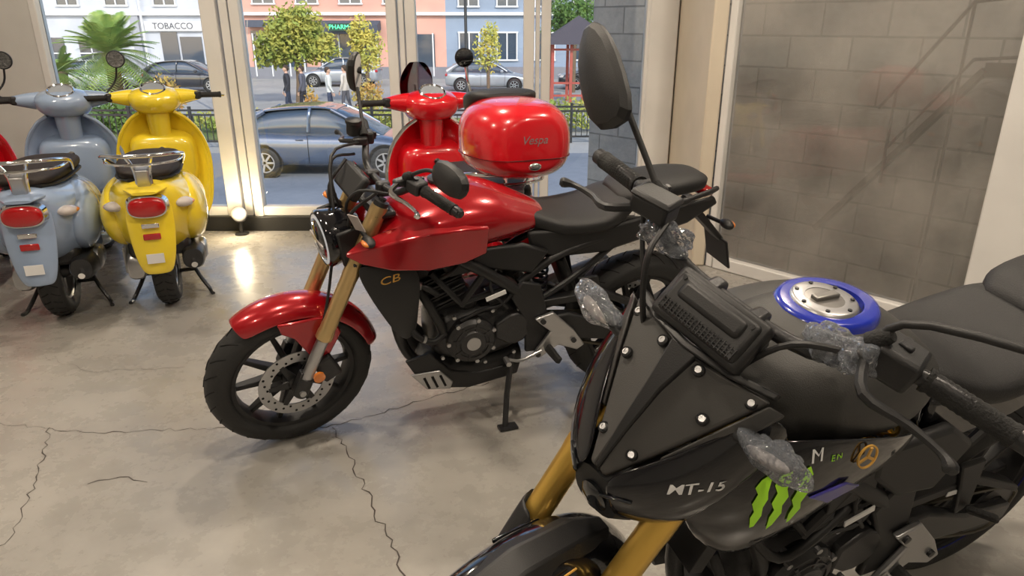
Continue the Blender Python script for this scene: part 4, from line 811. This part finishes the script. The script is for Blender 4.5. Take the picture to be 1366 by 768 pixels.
def car(loc,yaw,paint):
    global CUR
    CUR=empty('car',None,Matrix.Translation(loc)@Matrix.Rotation(R_(yaw),4,'Z'))
    O('body',g_body([(-2.12,.62,.60,.25,.26,4),(-2.02,.62,.80,.34,.36,4.5),(-1.4,.60,.89,.38,.38,4.5),(-.5,.60,.90,.35,.40,4.5),(.7,.60,.90,.33,.40,4.5),(1.3,.60,.88,.27,.38,4.5),(1.85,.56,.80,.17,.32,4),(2.1,.52,.62,.10,.24,4)],36,4),paint,sharp=75)
    O('greenhouse',g_body([(-1.98,.92,.55,.10,.1,3.5),(-1.6,.92,.70,.36,.1,3.6),(-1.0,.92,.72,.50,.1,3.8),(-.2,.92,.73,.545,.1,3.8),(.35,.92,.71,.46,.1,3.6),(.85,.90,.66,.22,.1,3.5),(1.25,.86,.58,.02,.1,3.5)],32,4),DG,sharp=75)
    O('roof',g_body([(-1.75,1.27,.48,.03,.02,3.2),(-1.3,1.38,.58,.035,.02,3.4),(-.7,1.44,.61,.04,.02,3.4),(-.1,1.455,.60,.03,.02,3.4),(.25,1.40,.56,.02,.02,3.2)],26,4),paint)
    O('pillars',sym(g_tube([(.95,.70,.98),(.55,.67,1.22),(.15,.60,1.42)],.035,8),g_tube([(-.35,.745,.96),(-.32,.70,1.30),(-.3,.62,1.45)],.04,8),g_tube([(-2.0,.66,.95),(-1.7,.66,1.16),(-1.3,.60,1.38)],[.13,.09,.05],8)),paint)
    for x in(-1.31,1.31):
        for s in(1,-1):
            O('wheel_arch',g_lathe([(.39,-.02),(.39,.012),(.33,.012),(.33,-.02)],(x,.885*s,.33),(0,s,0),30,True),BLK)
            O('wheel_well',g_lathe([(.37,0),(.37,.006),(.001,.006)],(x,.895*s,.33),(0,s,0),30),RUB2)
            O('tyre',g_lathe([(.20,-.1),(.29,-.11),(.32,-.09),(.325,0),(.32,.07),(.29,.09),(.21,.085)],(x,.83*s,.325),(0,s,0),34,True),RUB)
            O('alloy_wheel',[g_lathe([(.215,.06),(.215,.09),(.195,.09),(.19,.06)],(x,.83*s,.325),(0,s,0),34,True)]+[g_beam((x+cos(a)*.03,.915*s,.325+sin(a)*.03),(x+cos(a)*.2,.915*s,.325+sin(a)*.2),(.02,.05),(.02,.035)) for a in[2*pi*k/7 for k in range(7)]],ALU)
    O('door_lines',sym(g_tube([(-.34,.903,.30),(-.34,.91,.7),(-.34,.88,.93)],.005,4,1),g_tube([(.82,.903,.30),(.86,.905,.7),(.86,.87,.93)],.005,4,1)),RUB2)
    O('door_handles',sym(g_box((-.52,.90,.82),(.16,.03,.025))),paint,bevel=.008)
    O('side_mirrors',sym(g_sph((.70,.98,1.0),(.09,.11,.07))),paint)
    O('tail_lamps',sym(g_sph((-2.03,.66,.80),(.10,.16,.09))),LRED);O('head_lamps',sym(g_sph((1.93,.62,.64),(.16,.15,.08))),LCLR)
    CUR=None
CARG=mat('car_slate_paint',(.10,.13,.19),.25,metal=.5,coat=1)
car((-4.06,15.3+.9,ZS+.006),0,CARG)
CARB=mat('car_black_paint',(.02,.02,.025),.25,coat=1);CARS=mat('car_silver_paint',(.4,.42,.45),.3,metal=.5,coat=1)
for cx,cy,cyw,cm in((-16.2,37,0,CARB),(-1.2,37,0,CARS),(4.5,38.2,180,CARB),(-9.3,40,180,CARS),(-20.8,37.3,0,CARS)): car((cx,cy,ZS+.006),cyw,cm)
def person(loc,yaw,coat,legs,hair,h=1.72,step=.16):
    global CUR
    s=h/1.72
    CUR=empty('person',None,Matrix.Translation(loc)@Matrix.Rotation(R_(yaw),4,'Z')@Matrix.Scale(s,4))
    J=[((0,0,.95),.13),((0,0,1.12),.12),((0,0,1.30),.15),((0,0,1.42),.10),((0,0,1.50),.055),((0,0,1.56),.06),
       ((0,.09,.88),.095),((step*.5,.10,.48),.065),((step*.9-.04,.10,.09),.045),((step*.9+.12,.10,.04),.04),
       ((0,-.09,.88),.095),((-step*.2,-.10,.48),.065),((-step,-.10,.09),.045),((-step+.15,-.10,.04),.04),
       ((0,.19,1.38),.065),((-.03,.25,1.12),.05),((.08,.25,.88),.036),((.11,.25,.80),.03),
       ((0,-.19,1.38),.065),((-.02,-.25,1.12),.05),((.10,-.22,.90),.036),((.14,-.21,.82),.03)]
    E=[(0,1),(1,2),(2,3),(3,4),(4,5),(0,6),(6,7),(7,8),(8,9),(0,10),(10,11),(11,12),(12,13),(3,14),(14,15),(15,16),(16,17),(3,18),(18,19),(19,20),(20,21)]
    me=bpy.data.meshes.new('figure');me.from_pydata([j[0] for j in J],E,[]);ob=bpy.data.objects.new('figure',me);SC.collection.objects.link(ob);ob.parent=CUR
    m=ob.modifiers.new('k','SKIN')
    for i,j in enumerate(J): me.skin_vertices[0].data[i].radius=(j[1],j[1])
    me.skin_vertices[0].data[0].use_root=True
    q=ob.modifiers.new('u','SUBSURF');q.levels=2;q.render_levels=2
    mt=bpy.data.materials.new('clothes');mt.use_nodes=True;nt=mt.node_tree;b=nt.nodes['Principled BSDF'];b.inputs['Roughness'].default_value=.85
    tc=nt.nodes.new('ShaderNodeTexCoord');sx=nt.nodes.new('ShaderNodeSeparateXYZ');cp=nt.nodes.new('ShaderNodeValToRGB');cp.color_ramp.interpolation='CONSTANT'
    nt.links.new(tc.outputs['Object'],sx.inputs[0]);dv=nt.nodes.new('ShaderNodeMath');dv.operation='DIVIDE';dv.inputs[1].default_value=2
    nt.links.new(sx.outputs['Z'],dv.inputs[0]);nt.links.new(dv.outputs[0],cp.inputs[0]);nt.links.new(cp.outputs[0],b.inputs['Base Color'])
    el=cp.color_ramp.elements;el[0].position=0;el[0].color=(.02,.02,.02,1);el[1].position=.05;el[1].color=(*legs,1)
    x=el.new(.42);x.color=(*coat,1);x=el.new(.735);x.color=(.55,.34,.25,1)
    me.materials.append(mt)
    SK=mat('skin',(.55,.34,.25),.6)
    O('head',g_body([(-.09,1.64,.03,.05,.04,2),(-.05,1.64,.07,.10,.08,2),(.03,1.63,.075,.10,.11,2),(.08,1.62,.055,.07,.09,2),(.10,1.61,.03,.04,.05,2)],16,3),SK)
    O('nose',g_sph((.105,0,1.62),(.018,.012,.02)),SK);O('ears',sym(g_sph((.0,.078,1.62),(.02,.01,.03))),SK)
    hands=[]
    for hx,hy,hz in((.12,.25,.76),(.15,-.21,.78)):
        hands.append(g_sph((hx,hy,hz),(.022,.016,.045)))
        for k in range(4): hands.append(g_tube([(hx+.018-.012*k,hy,hz-.03),(hx+.022-.012*k,hy,hz-.07),(hx+.028-.012*k,hy*.98,hz-.095+.006*abs(k-1.5))],[.008,.007,.005],6))
        hands.append(g_tube([(hx+.02,hy,hz+.01),(hx+.042,hy*.97,hz-.02),(hx+.045,hy*.96,hz-.045)],[.009,.008,.006],6))
    O('hands',hands,SK)
    O('eyes',sym(g_sph((.092,.028,1.645),(.008,.012,.007))),BLK);O('mouth',g_sph((.094,0,1.575),(.006,.022,.005)),LRED)
    O('hair',g_body([(-.11,1.65,.03,.06,.06,2),(-.05,1.66,.085,.11,.12,2),(.03,1.68,.085,.085,.0,2),(.08,1.70,.05,.04,.0,2)],16,3),hair)
    CUR=None
HB=mat('hair_brown',(.05,.03,.02),.8)
person((-8.3,27.0,ZS),200,(.03,.03,.04),(.03,.04,.07),HB);person((-7.85,27.4,ZS),180,(.10,.10,.13),(.02,.02,.03),HB,1.68)
person((-6.75,26.9,ZS),20,(.62,.62,.60),(.04,.05,.09),HB,1.66);person((-6.25,27.4,ZS),160,(.55,.5,.45),(.1,.1,.12),HB,1.7)

# ---------------------------------------------------------------- world, sun, camera
w=bpy.data.worlds.new('World');SC.world=w;w.use_nodes=True;nt=w.node_tree
sky=nt.nodes.new('ShaderNodeTexSky');sky.sky_type='NISHITA';sky.sun_disc=False;sky.sun_elevation=R_(35);sky.sun_rotation=R_(200)
bg=nt.nodes['Background'];bg.inputs[1].default_value=.32;nt.links.new(sky.outputs[0],bg.inputs[0])
l=bpy.data.lights.new('sun','SUN');l.energy=3.4;l.angle=R_(.6);l.color=(1,.93,.82);o=bpy.data.objects.new('sun',l);SC.collection.objects.link(o)
o.rotation_euler=V((-.45,.75,-.55)).to_track_quat('-Z','Y').to_euler()
cd=bpy.data.cameras.new('camera');cam=bpy.data.objects.new('camera',cd);SC.collection.objects.link(cam)
cam.location=(0,0,1.47);cam.rotation_euler=(R_(90-20.5),0,0);cd.sensor_width=36;cd.lens=36*940/1366;cd.clip_start=.05;cd.clip_end=300
SC.camera=cam
SC.view_settings.view_transform='Standard'
